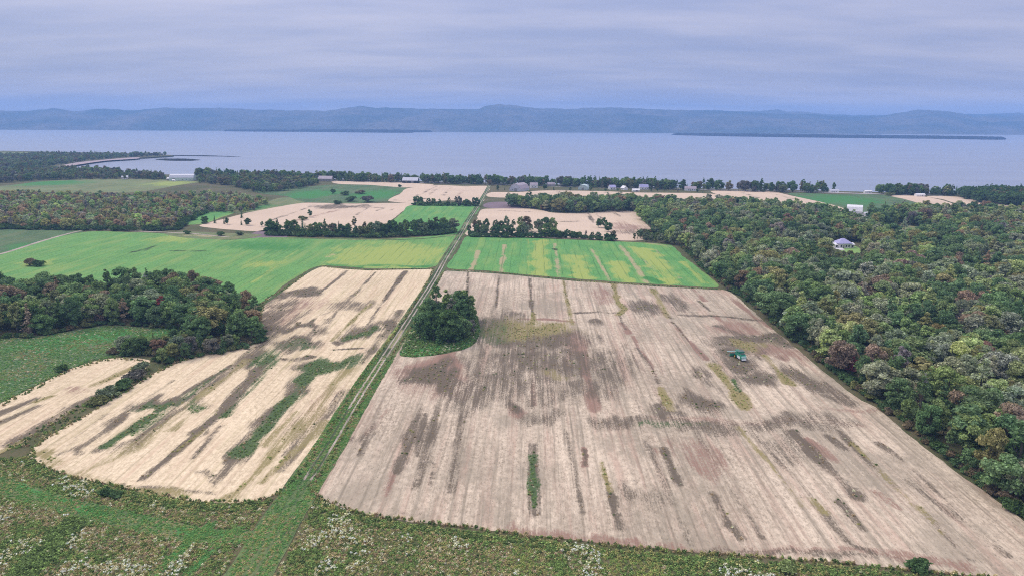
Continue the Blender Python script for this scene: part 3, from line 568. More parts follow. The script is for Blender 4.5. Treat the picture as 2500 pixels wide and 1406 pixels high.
ribbon_px('wheel_rut', lane_px[3:], 0.75, M_rut, '', '', 0.13, 0.3, [(S,'d',.8,3,[(760,1160),(800,1090),(850,1005)]), (S,'g',.55,3,[(1080,640),(1190,460)]), (B,'r',.4,900,920,40,40)], lane, -1.0, False, seed=2)
ribbon_px('wheel_rut', lane_px[3:], 0.75, M_rut, '', '', 0.13, 0.3, [(S,'d',.8,3,[(760,1160),(800,1090),(845,1015)]), (S,'g',.5,3,[(1080,640),(1190,460)])], lane, 1.0, False, seed=5)
ribbon_px('headland_path', [(-80,1160),(20,1190),(120,1222),(250,1255),(380,1285),(480,1305),(560,1312),(640,1306),(700,1262)], [8,7,7,7,6,5], M_laneg, 'bright green mown path crossing the weeds to the lane', 'path', 0.08, 1.0, [(S,'g',.8,3,[(30,1190),(100,1215),(250,1252)]), (S,'g',.7,3,[(420,1300),(560,1310)])], seed=7)
ribbon_px('mown_strip', [(520,1275),(470,1318),(400,1380),(350,1430)], 3.0, M_laneg, 'green mown strip between flowering weeds left of the lane', 'path', 0.07, 1.0, [(S,'g',.8,2,[(515,1280),(400,1380)])], seed=8)
ribbon_px('mown_strip', [(590,1285),(530,1330),(460,1400),(430,1430)], 2.4, M_laneg, 'narrow mown strip next to the lane in the foreground', 'path', 0.07, 1.0, [(S,'g',.8,2,[(585,1290),(470,1390)])], seed=9)
ribbon_px('field_path', [(-100,640),(0,621),(100,590),(160,573),(214,562),(330,565),(470,571),(560,580)], [3.4, 3.4, 3.4, 3], M_rut, 'pale dirt path curving round the left green field', 'path', 0.09, 1.0, [], seed=10)
ribbon_px('field_path', [(640,582),(760,583),(920,587),(1040,583),(1112,574)], [3.0], M_verge, 'grassy strip between the hedgerow and the green crop', 'path', 0.10, 1.0, [(S,'r',.6,2,[(640,582),(920,587),(1110,575)])], seed=11)
ribbon_px('road', [(560,438),(700,440),(820,442.5),(1000,446),(1200,451),(1330,455),(1480,458.5),(1600,461),(1740,464.5),(1870,466.5),(2000,470),(2150,474.5),(2300,478)], [9], M_road, 'pale shore road behind the farm fields', 'road', 0.12, 3.0, [], seed=12)
ribbon_px('drive', [(2030,598),(2040,602),(2058,612)], [4], M_road, 'pale driveway beside the house in the right wood', 'road', 0.09, 2.0, [], seed=13)
ribbon_px('verge', [(1084,660),(1230,669),(1400,685.5),(1500,692),(1600,698.5),(1760,707)], [2.4], M_verge, 'dark grassy ridge between the striped crop and the pinkish stubble', 'verge', 0.11, 0.8, [(S,'r',.7,2,[(1400,686),(1500,692),(1700,703)])], seed=14)
ribbon_px('verge', [(640,745),(700,702),(740,672),(786,651),(830,655),(900,659),(1050,657)], [2.2], M_verge, 'dark grassy ridge between the left crop and the straw stubble', 'verge', 0.11, 0.8, [], seed=15)
field('grass_patch', [(975,868),(985,838),(1012,792),(1040,755),(1075,740),(1130,745),(1165,775),(1172,815),(1160,838),(1128,854),(1060,868),(1010,872)], M_verge, 1.2, 'green grass collar round the tree clump in the stubble', 'grass', 0.12,
      [(B,'g',.9,1040,855,70,14), (B,'g',.6,1120,848,40,10), (B,'d',.6,1090,800,70,50)], 0.4, 1.5, 30)

# ------------------------------------------------------------------ plants
def tint_attr(nt):
    return nt.n('ShaderNodeAttribute', {'attribute_type': 'INSTANCER', 'attribute_name': 'tint'}).outputs['Color']
m, nt = material('leaves')
oc = nt.n('ShaderNodeTexCoord').outputs['Object']
a = nt.noise(oc, 0.55, 2.0, 0.5); b = nt.noise(oc, 3.0, 1.0, 0.5)
k = nt.math('ADD', nt.step(a, 0.3, 0.7, 0.70, 1.22), nt.step(b, 0.3, 0.7, -0.25, 0.25))
rpi = nt.n('ShaderNodeNewGeometry').outputs['Random Per Island']
k = nt.math('MULTIPLY', k, nt.math('ADD', 0.68, nt.math('MULTIPLY', nt.math('POWER', rpi, 1.5), 0.95)))
c = nt.mix(1.0, tint_attr(nt), k, 'MULTIPLY')
d = nt.n('ShaderNodeBsdfDiffuse'); nt.set(d.inputs[0], c)
tr = nt.n('ShaderNodeBsdfTranslucent'); nt.set(tr.inputs[0], nt.mix(1.0, c, (1.0, 1.1, 0.6), 'MULTIPLY'))
mx = nt.n('ShaderNodeMixShader', Fac=0.32); nt.t.links.new(d.outputs[0], mx.inputs[1]); nt.t.links.new(tr.outputs[0], mx.inputs[2])
o = nt.n('ShaderNodeOutputMaterial'); nt.t.links.new(mx.outputs[0], o.inputs[0])
M_leaf = m
m, nt = material('bark')
b = nt.noise(nt.n('ShaderNodeTexCoord').outputs['Object'], 2.5, 3.0, 0.6)
finish(nt, nt.mix(b, (0.06, 0.05, 0.04), (0.17, 0.15, 0.13)), 0.9, b, 0.5, 0.05)
M_bark = m
m, nt = material('dead_wood')
b = nt.noise(nt.n('ShaderNodeTexCoord').outputs['Object'], 2.5, 3.0, 0.6)
finish(nt, nt.mix(b, (0.34, 0.31, 0.29), (0.52, 0.48, 0.46)), 0.9, b, 0.5, 0.05)
M_dead = m

def cards(C, Nrm, size, rg, up=0.25):
    """leaf-clump faces: quads at C facing roughly Nrm"""
    n = len(C)
    N_ = Nrm + rg.normal(0, 0.55, (n, 3)) + np.array([0, 0, up]); N_ /= np.linalg.norm(N_, axis=1)[:, None]
    t = np.cross(N_, rg.normal(0, 1, (n, 3))); t /= np.linalg.norm(t, axis=1)[:, None]; b = np.cross(N_, t)
    s = (size * rg.uniform(0.6, 1.35, n))[:, None]; e = rg.uniform(0.55, 0.95, (n, 1))
    V = np.stack([C + t * s, C + b * s * e + N_ * s * 0.25, C - t * s, C - b * s * e - N_ * s * 0.12], 1).reshape(-1, 3)
    return V, np.arange(n * 4).reshape(n, 4)
def sph(n, rg):
    v = rg.normal(0, 1, (n, 3)); return v / np.linalg.norm(v, axis=1)[:, None]
ICO = None
def ico():
    global ICO
    if ICO is None:
        bm = bmesh.new(); bmesh.ops.create_icosphere(bm, subdivisions=1, radius=1.0)
        ICO = (np.array([v.co[:] for v in bm.verts]), np.array([[v.index for v in f.verts] for f in bm.faces])); bm.free()
    return ICO
def join_mesh(name, parts, mat):
    V = []; F = []; k = 0
    for v, f in parts:
        f = np.asarray(f) + k
        if f.shape[1] == 3: f = np.column_stack([f, f[:, 2]])
        V.append(v); F.append(f); k += len(v)
    V = np.vstack(V); F = np.vstack(F)
    me = bpy.data.meshes.new(name)
    me.from_pydata(V.tolist(), [], [list(dict.fromkeys(q)) for q in F.tolist()])
    me.materials.append(mat); me.update()
    return me
def limb(p0, p1, r0, r1, seg=7, bend=0.0, rg=None):
    p0, p1 = np.array(p0, float), np.array(p1, float); d = p1 - p0; L = np.linalg.norm(d); d /= L
    a = np.cross(d, [0.3, 0.9, 0.1]); a /= np.linalg.norm(a); b = np.cross(d, a); V = []; n = 5
    side = a * (rg.uniform(-1, 1) if rg is not None else 0) + b * (rg.uniform(-1, 1) if rg is not None else 0)
    for i in range(n):
        t = i / (n - 1); c = p0 + d * L * t + side * bend * L * math.sin(t * math.pi); r = r0 + (r1 - r0) * t
        if i == 0 and r0 > 0.15: r *= 1.35
        th = np.arange(seg) / seg * 2 * math.pi
        V.append(c + r * (np.cos(th)[:, None] * a + np.sin(th)[:, None] * b))
    I = np.arange(n * seg).reshape(n, seg)
    F = np.stack([I[:-1].ravel(), np.roll(I[:-1], -1, 1).ravel(), np.roll(I[1:], -1, 1).ravel(), I[1:].ravel()], 1)
    return np.vstack(V), F
def make_broadleaf(seed, H=13.0, Rc=4.3, base=0.22, dens=1.5, leaf=0.34, style=0):
    """crown and trunk meshes: lobes of foliage spread through an uneven crown"""
    rg = np.random.default_rng(seed); nl = int(rg.integers(17, 25)); cz = H * (base + (1 - base) / 2); hz = H * (1 - base) / 2
    L = []
    while len(L) < nl:
        p = sph(1, rg)[0] * rg.uniform(0.35, 0.80) ** 0.7
        prof = 1.0 - (0.28 * max(0, p[2]) if style == 0 else 0.55 * max(0, p[2])) - 0.1 * max(0, -p[2])
        q = np.array([p[0] * Rc * prof, p[1] * Rc * prof, cz + p[2] * hz])
        r = rg.uniform(0.26, 0.42) * Rc
        if all(np.linalg.norm(q - l[0]) > 0.45 * (r + l[1]) for l in L) or rg.random() < 0.1: L.append((q, r))
    parts = []; lim = [limb((0, 0, -0.3), (rg.uniform(-.3, .3), rg.uniform(-.3, .3), H * 0.62), 0.26, 0.08, 8, 0.03, rg)]
    iv, if_ = ico()
    for q, r in L:
        parts.append((q + iv * r * 0.80 * np.array([1, 1, 0.85]) * rg.uniform(0.85, 1.1, (len(iv), 1)), if_))
        n = int(62 * dens * (r / 1.4) ** 2); d = sph(n, rg); d[:, 2] = np.where(d[:, 2] < -0.35, -d[:, 2], d[:, 2])
        C = q + d * r * rg.uniform(0.78, 1.16, (n, 1)) * np.array([1, 1, 0.88])
        parts.append(cards(C, d, leaf, rg))
        if rg.random() < 0.45: lim.append(limb((0, 0, H * rg.uniform(0.18, 0.42)), q, 0.12, 0.04, 5, 0.06, rg))
    return join_mesh('crown', parts, M_leaf), join_mesh('trunk', lim, M_bark)
def make_conifer(seed, H=13.0, Rc=2.6):
    rg = np.random.default_rng(seed); parts = []; lay = 13
    for i in range(lay):
        t = i / (lay - 1); z = H * (0.06 + 0.92 * t); r = Rc * (1 - t) ** 0.85 + 0.12; nb = max(4, int(11 * (1 - t) + 4))
        for j in range(nb):
            a = rg.uniform(0, 6.28); k = 5; s = np.linspace(0.15, 1, k)[:, None] * rg.uniform(.8, 1.1)
            d = np.array([math.cos(a), math.sin(a), -0.32]); C = np.array([0, 0, z]) + s * r * d + rg.normal(0, 0.12, (k, 3))
            parts.append(cards(C, np.tile([d[0] * .5, d[1] * .5, 0.9], (k, 1)), 0.40, rg))
    iv, if_ = ico(); 
    for t in (0.15, 0.35, 0.55, 0.75):
        parts.append((np.array([0, 0, H * t]) + iv * np.array([Rc * (1 - t) * .5, Rc * (1 - t) * .5, H * .14]), if_))
    return join_mesh('crown', parts, M_leaf), join_mesh('trunk', [limb((0, 0, -0.3), (0, 0, H * 0.95), 0.2, 0.03, 7)], M_bark)
def make_bush(seed, H=3.2, Rc=2.6, leaf=0.30):
    rg = np.random.default_rng(seed); parts = []; iv, if_ = ico(); lim = []
    for i in range(9):
        a = rg.uniform(0, 6.28); d = rg.uniform(0, 0.75) * Rc; r = rg.uniform(0.30, 0.48) * Rc
        q = np.array([math.cos(a) * d, math.sin(a) * d, max(r * 0.6, H * rg.uniform(0.25, 0.72) * (1 - 0.3 * d / Rc))])
        parts.append((q + iv * r * 0.8 * np.array([1, 1, 0.85]) * rg.uniform(0.85, 1.1, (len(iv), 1)), if_))
        n = int(55 * (r / 1.0) ** 2) + 10; dd = sph(n, rg); dd[:, 2] = np.abs(dd[:, 2]) - 0.25
        parts.append(cards(q + dd * r * rg.uniform(0.8, 1.2, (n, 1)), dd, leaf, rg))
        lim.append(limb((0, 0, -0.2), q, 0.07, 0.02, 5, 0.05, rg))
    return join_mesh('foliage', parts, M_leaf), join_mesh('stem', lim, M_bark)
def make_dead(seed, H=12.0):
    rg = np.random.default_rng(seed); P = [limb((0, 0, -0.3), (0.3, 0.2, H), 0.30, 0.06, 7, 0.04, rg)]
    for i in range(17):
        z = H * rg.uniform(0.35, 0.95); a = rg.uniform(0, 6.28); l = rg.uniform(1.5, 4.0) * (1.25 - z / H); p0 = np.array([0.3 * z / H, 0.2 * z / H, z]); p1 = p0 + l * np.array([math.cos(a), math.sin(a), 0.75])
        P.append(limb(p0, p1, 0.13, 0.05, 5, 0.08, rg))
        for j in range(3):
            q = p0 + (p1 - p0) * rg.uniform(0.4, 1); P.append(limb(q, q + rg.uniform(0.5, 1.3) * (sph(1, rg)[0] + [0, 0, .6]), 0.07, 0.03, 4))
    return join_mesh('trunk', P, M_dead)
def make_herb(seed, H=0.9, Rc=0.55, n=26, leaf=0.16, flat=False):
    rg = np.random.default_rng(seed); d = sph(n, rg); d[:, 2] = np.abs(d[:, 2]); C = d * np.array([Rc, Rc, H]) * rg.uniform(0.35, 1.05, (n, 1))
    if flat: C[:, 2] = H * rg.uniform(0.75, 1.0, n)
    iv, if_ = ico()
    parts = [cards(C, d, leaf, rg, 0.5)]
    if not flat: parts.append((iv * np.array([Rc * .7, Rc * .7, H * .7]), if_))
    return join_mesh('herb', parts, M_leaf)

BROAD = [make_broadleaf(100 + i, H=[13, 12, 14, 13.5, 11.5, 14.5, 12.5, 13, 15.5, 14.5][i], Rc=[4.4, 5.2, 3.9, 4.9, 4.0, 4.6, 5.6, 3.6, 2.7, 3.1][i], base=[.09, .05, .1, .05, .08, .1, .04, .12, .06, .08][i], style=[0, 0, 1, 0, 0, 1, 0, 1, 1, 1][i]) for i in range(10)]
CONI = [make_conifer(200 + i, Rc=[2.5, 2.9, 2.1][i]) for i in range(3)]
BUSH = [make_bush(300 + i) for i in range(4)]
DEAD = [make_dead(401), make_dead(402)]
HERB = [make_herb(500 + i) for i in range(4)] + [make_herb(510 + i, 1.2, 0.45, 22, 0.12) for i in range(2)]
PLUME = [make_herb(520 + i, 1.15, 0.45, 20, 0.14, True) for i in range(2)]

def proto(me):
    o = bpy.data.objects.new('source', me)       # never linked: only a source for the mass planting
    return o
def joined(*ms):
    """one mesh out of several with their materials kept"""
    bm = bmesh.new(); out = bpy.data.meshes.new('plant'); mats = []
    for me in ms:
        k = len(bm.faces); bm.from_mesh(me); bm.faces.ensure_lookup_table(); mi = len(mats); mats.append(me.materials[0])
        for f in bm.faces[k:]: f.material_index = mi
    bm.to_mesh(out); bm.free()
    for q in mats: out.materials.append(q)
    return out
P_BROAD = [proto(joined(*t)) for t in BROAD]; P_CONI = [proto(joined(*t)) for t in CONI]; P_BUSH = [proto(joined(*t)) for t in BUSH]; P_HERB = [proto(t) for t in HERB]; P_PLUME = [proto(t) for t in PLUME]

def scatter(name, protos, P, var, scl, tint, label, cat, parent=None):
    """mass planting as ONE object: points carrying scale, turn, kind and leaf colour"""
    n = len(P); me = bpy.data.meshes.new(name); me.vertices.add(n); me.vertices.foreach_set('co', np.asarray(P, np.float32).ravel())
    def put(nm, typ, key, data):
        a = me.attributes.new(nm, typ, 'POINT'); a.data.foreach_set(key, np.ascontiguousarray(data).ravel())
    put('kindno', 'INT', 'value', np.asarray(var, np.int32)); put('scl', 'FLOAT_VECTOR', 'vector', np.asarray(scl, np.float32))
    put('tint', 'FLOAT_COLOR', 'color', np.column_stack([tint, np.ones(n)]).astype(np.float32)); put('turn', 'FLOAT', 'value', R.uniform(0, 6.283, n).astype(np.float32))
    ng = bpy.data.node_groups.new(name + '_planting', 'GeometryNodeTree')
    ng.interface.new_socket('Geometry', in_out='INPUT', socket_type='NodeSocketGeometry'); ng.interface.new_socket('Geometry', in_out='OUTPUT', socket_type='NodeSocketGeometry')
    N = ng.nodes; L = ng.links; gi = N.new('NodeGroupInput'); go = N.new('NodeGroupOutput'); jn = N.new('GeometryNodeJoinGeometry')
    for p in protos[::-1]:
        oi = N.new('GeometryNodeObjectInfo'); oi.inputs['Object'].default_value = p; oi.inputs['As Instance'].default_value = False
        g2 = N.new('GeometryNodeGeometryToInstance'); L.new(oi.outputs['Geometry'], g2.inputs[0]); L.new(g2.outputs[0], jn.inputs[0])
    mp = N.new('GeometryNodeMeshToPoints'); ip = N.new('GeometryNodeInstanceOnPoints'); ip.inputs['Pick Instance'].default_value = True
    L.new(gi.outputs[0], mp.inputs['Mesh']); L.new(mp.outputs[0], ip.inputs['Points']); L.new(jn.outputs[0], ip.inputs['Instance'])
    def at(nm, typ):
        a = N.new('GeometryNodeInputNamedAttribute'); a.data_type = typ; a.inputs['Name'].default_value = nm; return a.outputs[0]
    L.new(at('kindno', 'INT'), ip.inputs['Instance Index']); L.new(at('scl', 'FLOAT_VECTOR'), ip.inputs['Scale'])
    cx = N.new('ShaderNodeCombineXYZ'); L.new(at('turn', 'FLOAT'), cx.inputs[2]); L.new(cx.outputs[0], ip.inputs['Rotation']); L.new(ip.outputs[0], go.inputs[0])
    o = obj(name, me, None, parent); md = o.modifiers.new('planting', 'NODES'); md.node_group = ng
    return tag(o, label, cat, kind='stuff')

TINTS_ = {'dark green': (0.042, 0.072, 0.036), 'deep green': (0.052, 0.085, 0.045), 'mid green': (0.075, 0.108, 0.05), 'olive': (0.088, 0.094, 0.05), 'grey-green': (0.092, 0.112, 0.086), 'light green': (0.11, 0.138, 0.07),
         'brownish': (0.125, 0.095, 0.065), 'rust': (0.115, 0.078, 0.06), 'mauve-grey': (0.10, 0.091, 0.086), 'red': (0.26, 0.055, 0.055), 'yellow': (0.46, 0.36, 0.09), 'pale green': (0.215, 0.235, 0.155), 'gold': (0.24, 0.19, 0.075)}
TINTS = {k_: tuple(np.array(v_) * ((1.75, 1.85, 1.65) if k_ in ('brownish', 'rust', 'mauve-grey') else (2.3, 2.3, 1.75) if max(v_) < .2 else (1.2, 1.2, 1.2))) for k_, v_ in TINTS_.items()}
def pick_tint(w):
    ks = list(w); p = np.array([w[k] for k in ks], float); k = ks[R.choice(len(ks), p=p / p.sum())]
    v = np.array(TINTS[k]) * R.uniform(0.82, 1.2) * np.array([R.uniform(.92, 1.08), 1, R.uniform(.9, 1.1)])
    return k, v
MIX_R = {'dark green': 1.4, 'deep green': 3.0, 'mid green': 3.6, 'olive': 2.2, 'grey-green': 3.0, 'brownish': .7, 'rust': .15, 'light green': 1.2, 'mauve-grey': .12}
MIX_L = {'dark green': 3, 'deep green': 3, 'mid green': 2.4, 'olive': 1.8, 'brownish': .8, 'rust': .2, 'grey-green': 1.0}
MIX_SCRUB = {'pale green': .8, 'olive': 3, 'grey-green': 3, 'brownish': 2.6, 'mid green': 2, 'mauve-grey': 2, 'deep green': 1.2, 'light green': .8, 'dark green': .6}
MIX_SHORE = {'dark green': 3, 'deep green': 3, 'mid green': 2, 'brownish': 1, 'olive': 1.2, 'mauve-grey': .6}
MIX_PALE = {'pale green': 3, 'light green': 2, 'grey-green': 2, 'gold': .5}

MIX_LIGHT = {'pale green': 1.2, 'light green': 2.2, 'grey-green': 3, 'olive': 1.2, 'mid green': 1}
MIX_DARK = {'dark green': 3, 'deep green': 3, 'mid green': 1, 'brownish': .8, 'mauve-grey': .15}
def fill(poly_px, spacing, h=(10, 15), keep=1.0, excl=()):
    poly = GP(poly_px)[:, :2]; lo, hi = poly.min(0), poly.max(0)
    gx, gy = np.meshgrid(np.arange(lo[0], hi[0], spacing), np.arange(lo[1], hi[1], spacing * 0.87))
    gx[1::2] += spacing / 2
    P = np.stack([gx.ravel(), gy.ravel()], 1) + R.uniform(-.38, .38, (gx.size, 2)) * spacing
    P = P[inside(poly, P)]; P = P[R.random(len(P)) < keep]
    for e in excl: P = P[~inside(GP(e)[:, :2], P)]
    return P
def along(pts_px, spacing, jit):
    L = smooth_loop(GP(pts_px), spacing, closed=False); return L + R.uniform(-1, 1, L.shape) * jit

TREES = []     # (x, y, height, kind, tintname, tint, zone, solo)
def plant(P, mix, h, zone, solo=False, conifer=0.0, gain=1.0):
    g = vnoise(P, 1 / 42, 141) * .6 + vnoise(P, 1 / 17, 142) * .4
    for (x, y), gv in zip(P, g):
        mm = mix
        if zone in ('right wood', 'left wood'):
            mm = MIX_LIGHT if gv > .65 and zone == 'right wood' else MIX_DARK if gv < .40 else mix
        k, t = pick_tint(mm); con = R.random() < conifer
        TREES.append((x, y, R.uniform(*h), 'c' if con else 'b', k, t * gain, zone, solo))
GAP_R = [[(2140,585),(2150,560),(2190,548),(2250,556),(2300,572),(2280,590),(2200,582)], [(2010,605),(2030,592),(2080,592),(2112,605),(2112,668),(2022,662)], [(2060,556),(2066,522),(2110,520),(2125,535),(2112,560)], [(2400,615),(2440,606),(2470,618),(2440,622)]]
right_wood = [(1668,606),(1705,640),(1772,698),(1838,738),(1908,800),(2008,880),(2118,965),(2168,1000),(2268,1078),(2408,1188),(2528,1280),(2800,1490),(3300,1330),(3100,720),(2900,560),(2500,528),(2330,522),(2150,530),(2060,536),(2000,526),(1900,514),(1750,507),(1500,500),(1300,500),(1215,502),(1310,513),(1352,519),(1425,521),(1545,517),(1612,577),(1640,597)]
plant(fill(right_wood, 7.2, keep=.93, excl=GAP_R), MIX_R, (7, 17), 'right wood', gain=np.array([1.62, 1.46, 1.62]))
plant(fill([(1545,588),(1560,578),(1600,576),(1660,606),(1640,600),(1600,594)], 6, excl=()), MIX_R, (6, 9), 'right wood')
left_wood = [(-300,712),(0,716),(60,720),(200,716),(350,705),(480,710),(560,733),(608,775),(630,803),(632,836),(560,846),(490,836),(444,806),(400,800),(330,795),(260,792),(170,805),(100,820),(0,824),(-300,826)]
plant(fill(left_wood, 7.0), MIX_L, (7, 15.5), 'left wood', gain=np.array([1.42, 1.34, 1.4]))
tip_px = [(276,862),(300,853),(385,845),(440,832),(500,842),(600,846),(600,850),(500,868),(405,886),(376,880),(384,866),(300,869)]
plant(fill(tip_px, 5.2), MIX_L, (4.5, 8.5), 'left wood', gain=np.array([1.15, 1.1, 1.1]))
far_left = [(-500,486),(0,480),(250,484),(420,484),(560,482),(645,494),(655,502),(600,520),(560,520),(500,519),(440,550),(425,562),(200,562),(0,559),(-500,562)]
plant(fill(far_left, 8.5, excl=[[(200,512),(245,508),(240,530),(222,538)]]), MIX_SCRUB, (6, 11), 'scrub wood', gain=np.array([1.95, 1.8, 1.8]))
plant(fill([(-500,452),(0,448),(110,440),(250,438),(405,440),(400,432),(300,426),(240,418),(120,416),(0,420),(-500,420)], 9, keep=.85), MIX_SCRUB, (6, 13), 'bay wood', gain=1.1)
plant(fill([(475,447),(560,454),(640,474),(700,466),(772,454),(780,445),(640,439),(500,436)], 9), MIX_SCRUB, (6, 13), 'bay wood', gain=1.1)
plant(fill([(-500,380),(0,378),(200,380),(330,381),(412,381),(300,386),(190,396),(120,408),(0,415),(-500,415)], 11, keep=.8, excl=[[(-300,372),(75,372),(75,382),(-300,386)]]), MIX_SCRUB, (6, 13), 'point wood', gain=1.15)
plant(fill([(2335,480),(2380,494),(2450,502),(2520,504),(2900,510),(3200,490),(2800,478),(2500,476),(2400,475)], 7), {'dark green': 4, 'deep green': 3, 'brownish': .6}, (11, 15), 'shore wood')
plant(fill([(2180,476),(2240,478),(2335,479),(2330,474),(2200,472)], 8), MIX_SHORE, (7, 12), 'shore wood')
for lo_, hi_, sp_ in ((480, 780, 9), (780, 1060, 8), (1060, 1420, 8), (1420, 1640, 7), (1640, 2340, 10)):
    xs_ = np.linspace(lo_, hi_, 12); ys_ = np.interp(xs_, [p[0] for p in shore_px[12:]], [p[1] for p in shore_px[12:]])
    Q = fill([(x, y + 1.0) for x, y in zip(xs_, ys_)] + [(x, y + 5.2) for x, y in zip(xs_[::-1], ys_[::-1])], sp_)
    qx, _, _ = PX(np.column_stack([Q, np.zeros(len(Q))])); dens = vnoise(np.stack([qx, qx * 0], 1), 0.02, 33) * .6 + vnoise(np.stack([qx, qx * 0], 1), 0.07, 34) * .4
    plant(Q[dens > (.26 if hi_ <= 1640 else .33)], MIX_SHORE, (8, 16), 'shore belt', gain=1.25)
# hedgerows and clumps: every tree its own thing
plant(np.vstack([along([(655,573),(760,575),(880,577),(980,576),(1060,570),(1108,566)], 6.0, 1.2), along([(662,567),(800,568),(960,570),(1080,564)], 6.5, 1.5)]), MIX_L, (8.5, 13.5), 'left hedgerow', True, 0.06)
plant(along([(500,545),(560,548),(610,551),(660,556)], 9, 2.5), {'dark green': 3, 'deep green': 2}, (5, 8), 'left hedgerow', True, 0.3)
plant(np.vstack([along([(1148,576),(1200,578),(1280,579),(1352,580)], 5.5, 1.0), along([(1160,566),(1220,562),(1285,566)], 6, 1.5), along([(1312,566),(1352,564)], 6, 1.2)]), MIX_R, (9, 14), 'right hedgerow', True)
plant(along([(1368,582),(1430,584),(1495,587)], 5, .8), MIX_R, (6, 9), 'right hedgerow', True)
plant(along([(1016,500),(1060,502),(1110,503),(1168,504)], 6.5, 2), MIX_SHORE, (8, 12), 'lane hedgerow', True)
plant(GP([(1462,556),(1474,558),(1486,566)])[:, :2], {'dark green': 1, 'deep green': 1}, (8, 11), 'field clump', True)
# the clump standing in the stubble
isl = fill([(1018,836),(1030,800),(1052,776),(1085,768),(1140,772),(1162,800),(1164,828),(1130,838),(1070,842)], 5.6)
plant(isl, {'dark green': 5, 'deep green': 4, 'mauve-grey': .5, 'mid green': 1.0}, (8, 17), 'stubble clump', True, 0.2, gain=1.25)
# lone trees along the shore
sx = R.uniform(480, 2340, 150); keep = vnoise(np.stack([sx, sx * 0], 1), 0.013, 77) > 0.45; sx = sx[keep]
sy = np.interp(sx, [p[0] for p in shore_px[12:]], [p[1] for p in shore_px[12:]]) + R.uniform(1.5, 6.5, len(sx))
plant(G(sx, sy)[:, :2], MIX_SHORE, (8, 17), 'shore line', True, 0.22)
plant(fill([(2022,625),(2060,622),(2110,624),(2112,668),(2022,662)], 5), MIX_R, (2.6, 4.6), 'right wood', gain=1.2)
plant(G(np.array([1215, 1232, 1330, 1352, 1392, 1442, 1460, 1478, 1508, 1540, 1590, 1605, 1622, 1655, 1702, 1716]), np.array([467, 465, 463, 465, 466, 467, 466, 468, 468, 470, 469, 467, 466, 470, 470, 471]))[:, :2], MIX_SHORE, (4, 9), 'shore line', True, .15)
# named singles
def single(px, py, h, tint, kind='b', zone=None, col=None):
    p = G(px, py); TREES.append((p[0], p[1], h, kind, tint, np.array(TINTS[tint]), zone, True))
single(1141, 792, 17.5, 'deep green', 'c', zone='@tall dark spire rising at the back right of the stubble clump'); single(1124, 786, 16.5, 'dark green', 'c', zone='@second dark spire at the back of the stubble clump'); single(1062, 792, 13, 'mauve-grey', zone='@greyish thin tree at the back left of the stubble clump')
single(398, 786, 12, 'red', zone='@crimson-red tree among dark trees in the left wood'); single(1908, 788, 11, 'yellow', zone='@bright yellow tree at the edge of the right wood')
single(2338, 815, 17, 'pale green', zone='@tall pale silvery willow in the right wood'); single(2385, 800, 16, 'pale green', zone='@pale willow just behind the tallest silvery one in the right wood'); single(2222, 815, 15, 'pale green', zone='@pale green willow left of the big silvery ones'); single(2130, 815, 13, 'light green', zone='@light green broad tree left of the pale willows')
single(2072, 915, 10, 'red', zone='@red-leaved tree at the wood edge right of the combine'); single(2112, 935, 9, 'rust', zone='@small crimson tree below the red one at the wood edge'); single(2290, 850, 12, 'gold', zone='@golden tree below the pale willows in the right wood')
single(2090, 585, 12, 'gold', zone='@golden tree beside the house in the right wood'); single(2012, 583, 11, 'light green', zone='@light green tree left of the house in the right wood'); single(1725, 627, 8, 'yellow', zone='@small yellow-tipped tree beside the striped crop field')
single(2280, 1060, 12, 'light green', zone='@round light green tree overhanging the stubble edge'); single(2240, 965, 12, 'light green', zone='@broad green tree at the wood edge above the round one')
single(398, 888, 7.5, 'light green', zone='@round-topped light green tree at the corner of the straw stubble'); single(462, 868, 9, 'mauve-grey', zone='@grey leafless-looking tree at the tip of the left wood'); single(505, 862, 7, 'olive', zone='@thin olive tree at the tip of the left wood'); single(560, 850, 7, 'pale green', zone='@pale twiggy tree at the tip of the left wood')
single(330, 866, 8, 'deep green', zone='@dark bushy tree on the margin below the left wood'); single(757, 531, 8.5, 'deep green', zone='@lone tree in the pale stubble behind the hedgerow'); single(590, 533, 8, 'dark green', 'c', zone='@lone dark tree at the left end of the pale stubble')
single(2093, 548, 10, 'dark green', 'c', zone='@dark tree in front of the white barn'); single(1882, 470, 14, 'dark green', zone='@tall leaning tree on the shore right of centre')

# footprints kept clear of trees
KEEPOUT = []
def clear_of(P, x, y, r): return (P[0] - x) ** 2 + (P[1] - y) ** 2 > r * r

BUILD = []
def footprint(px, py, r): p = G(px, py); KEEPOUT.append((p[0], p[1], r)); return p
SITES = {'long_barn': (447, 441, 30), 'lean': (424, 441, 16), 'cot': (306, 437, 12), 'sheds': (22, 428, 24), 'pink': (796, 443, 20), 'grey': (1003, 447, 20), 'quon': (1268, 466, 20), 'farm': (1303, 459, 14), 'arch': (1425, 463, 14), 'h1': (1494, 463, 10), 'h2': (1524, 464, 10), 'h3': (1571, 463, 12), 'h4': (1552, 468, 8), 'h5': (1685, 466, 14), 'h6': (1640, 460, 9), 'van': (1888, 464, 9), 'h7': (2035, 470, 12), 'h8': (2118, 472, 9), 'barn': (2085, 525, 17), 'cott': (2112, 530, 9), 'house': (2056, 604, 15), 'h9': (1100, 447, 8), 'h10': (1140, 447, 8), 'h11': (2245, 480, 9), 'h12': (2150, 535, 9), 'h13': (1345, 455, 10)}
SITE = {k: footprint(*v) for k, v in SITES.items()}
TREES = [t for t in TREES if all((t[0] - a) ** 2 + (t[1] - b) ** 2 > r * r for a, b, r in KEEPOUT) or (t[6] or '').startswith('@')]

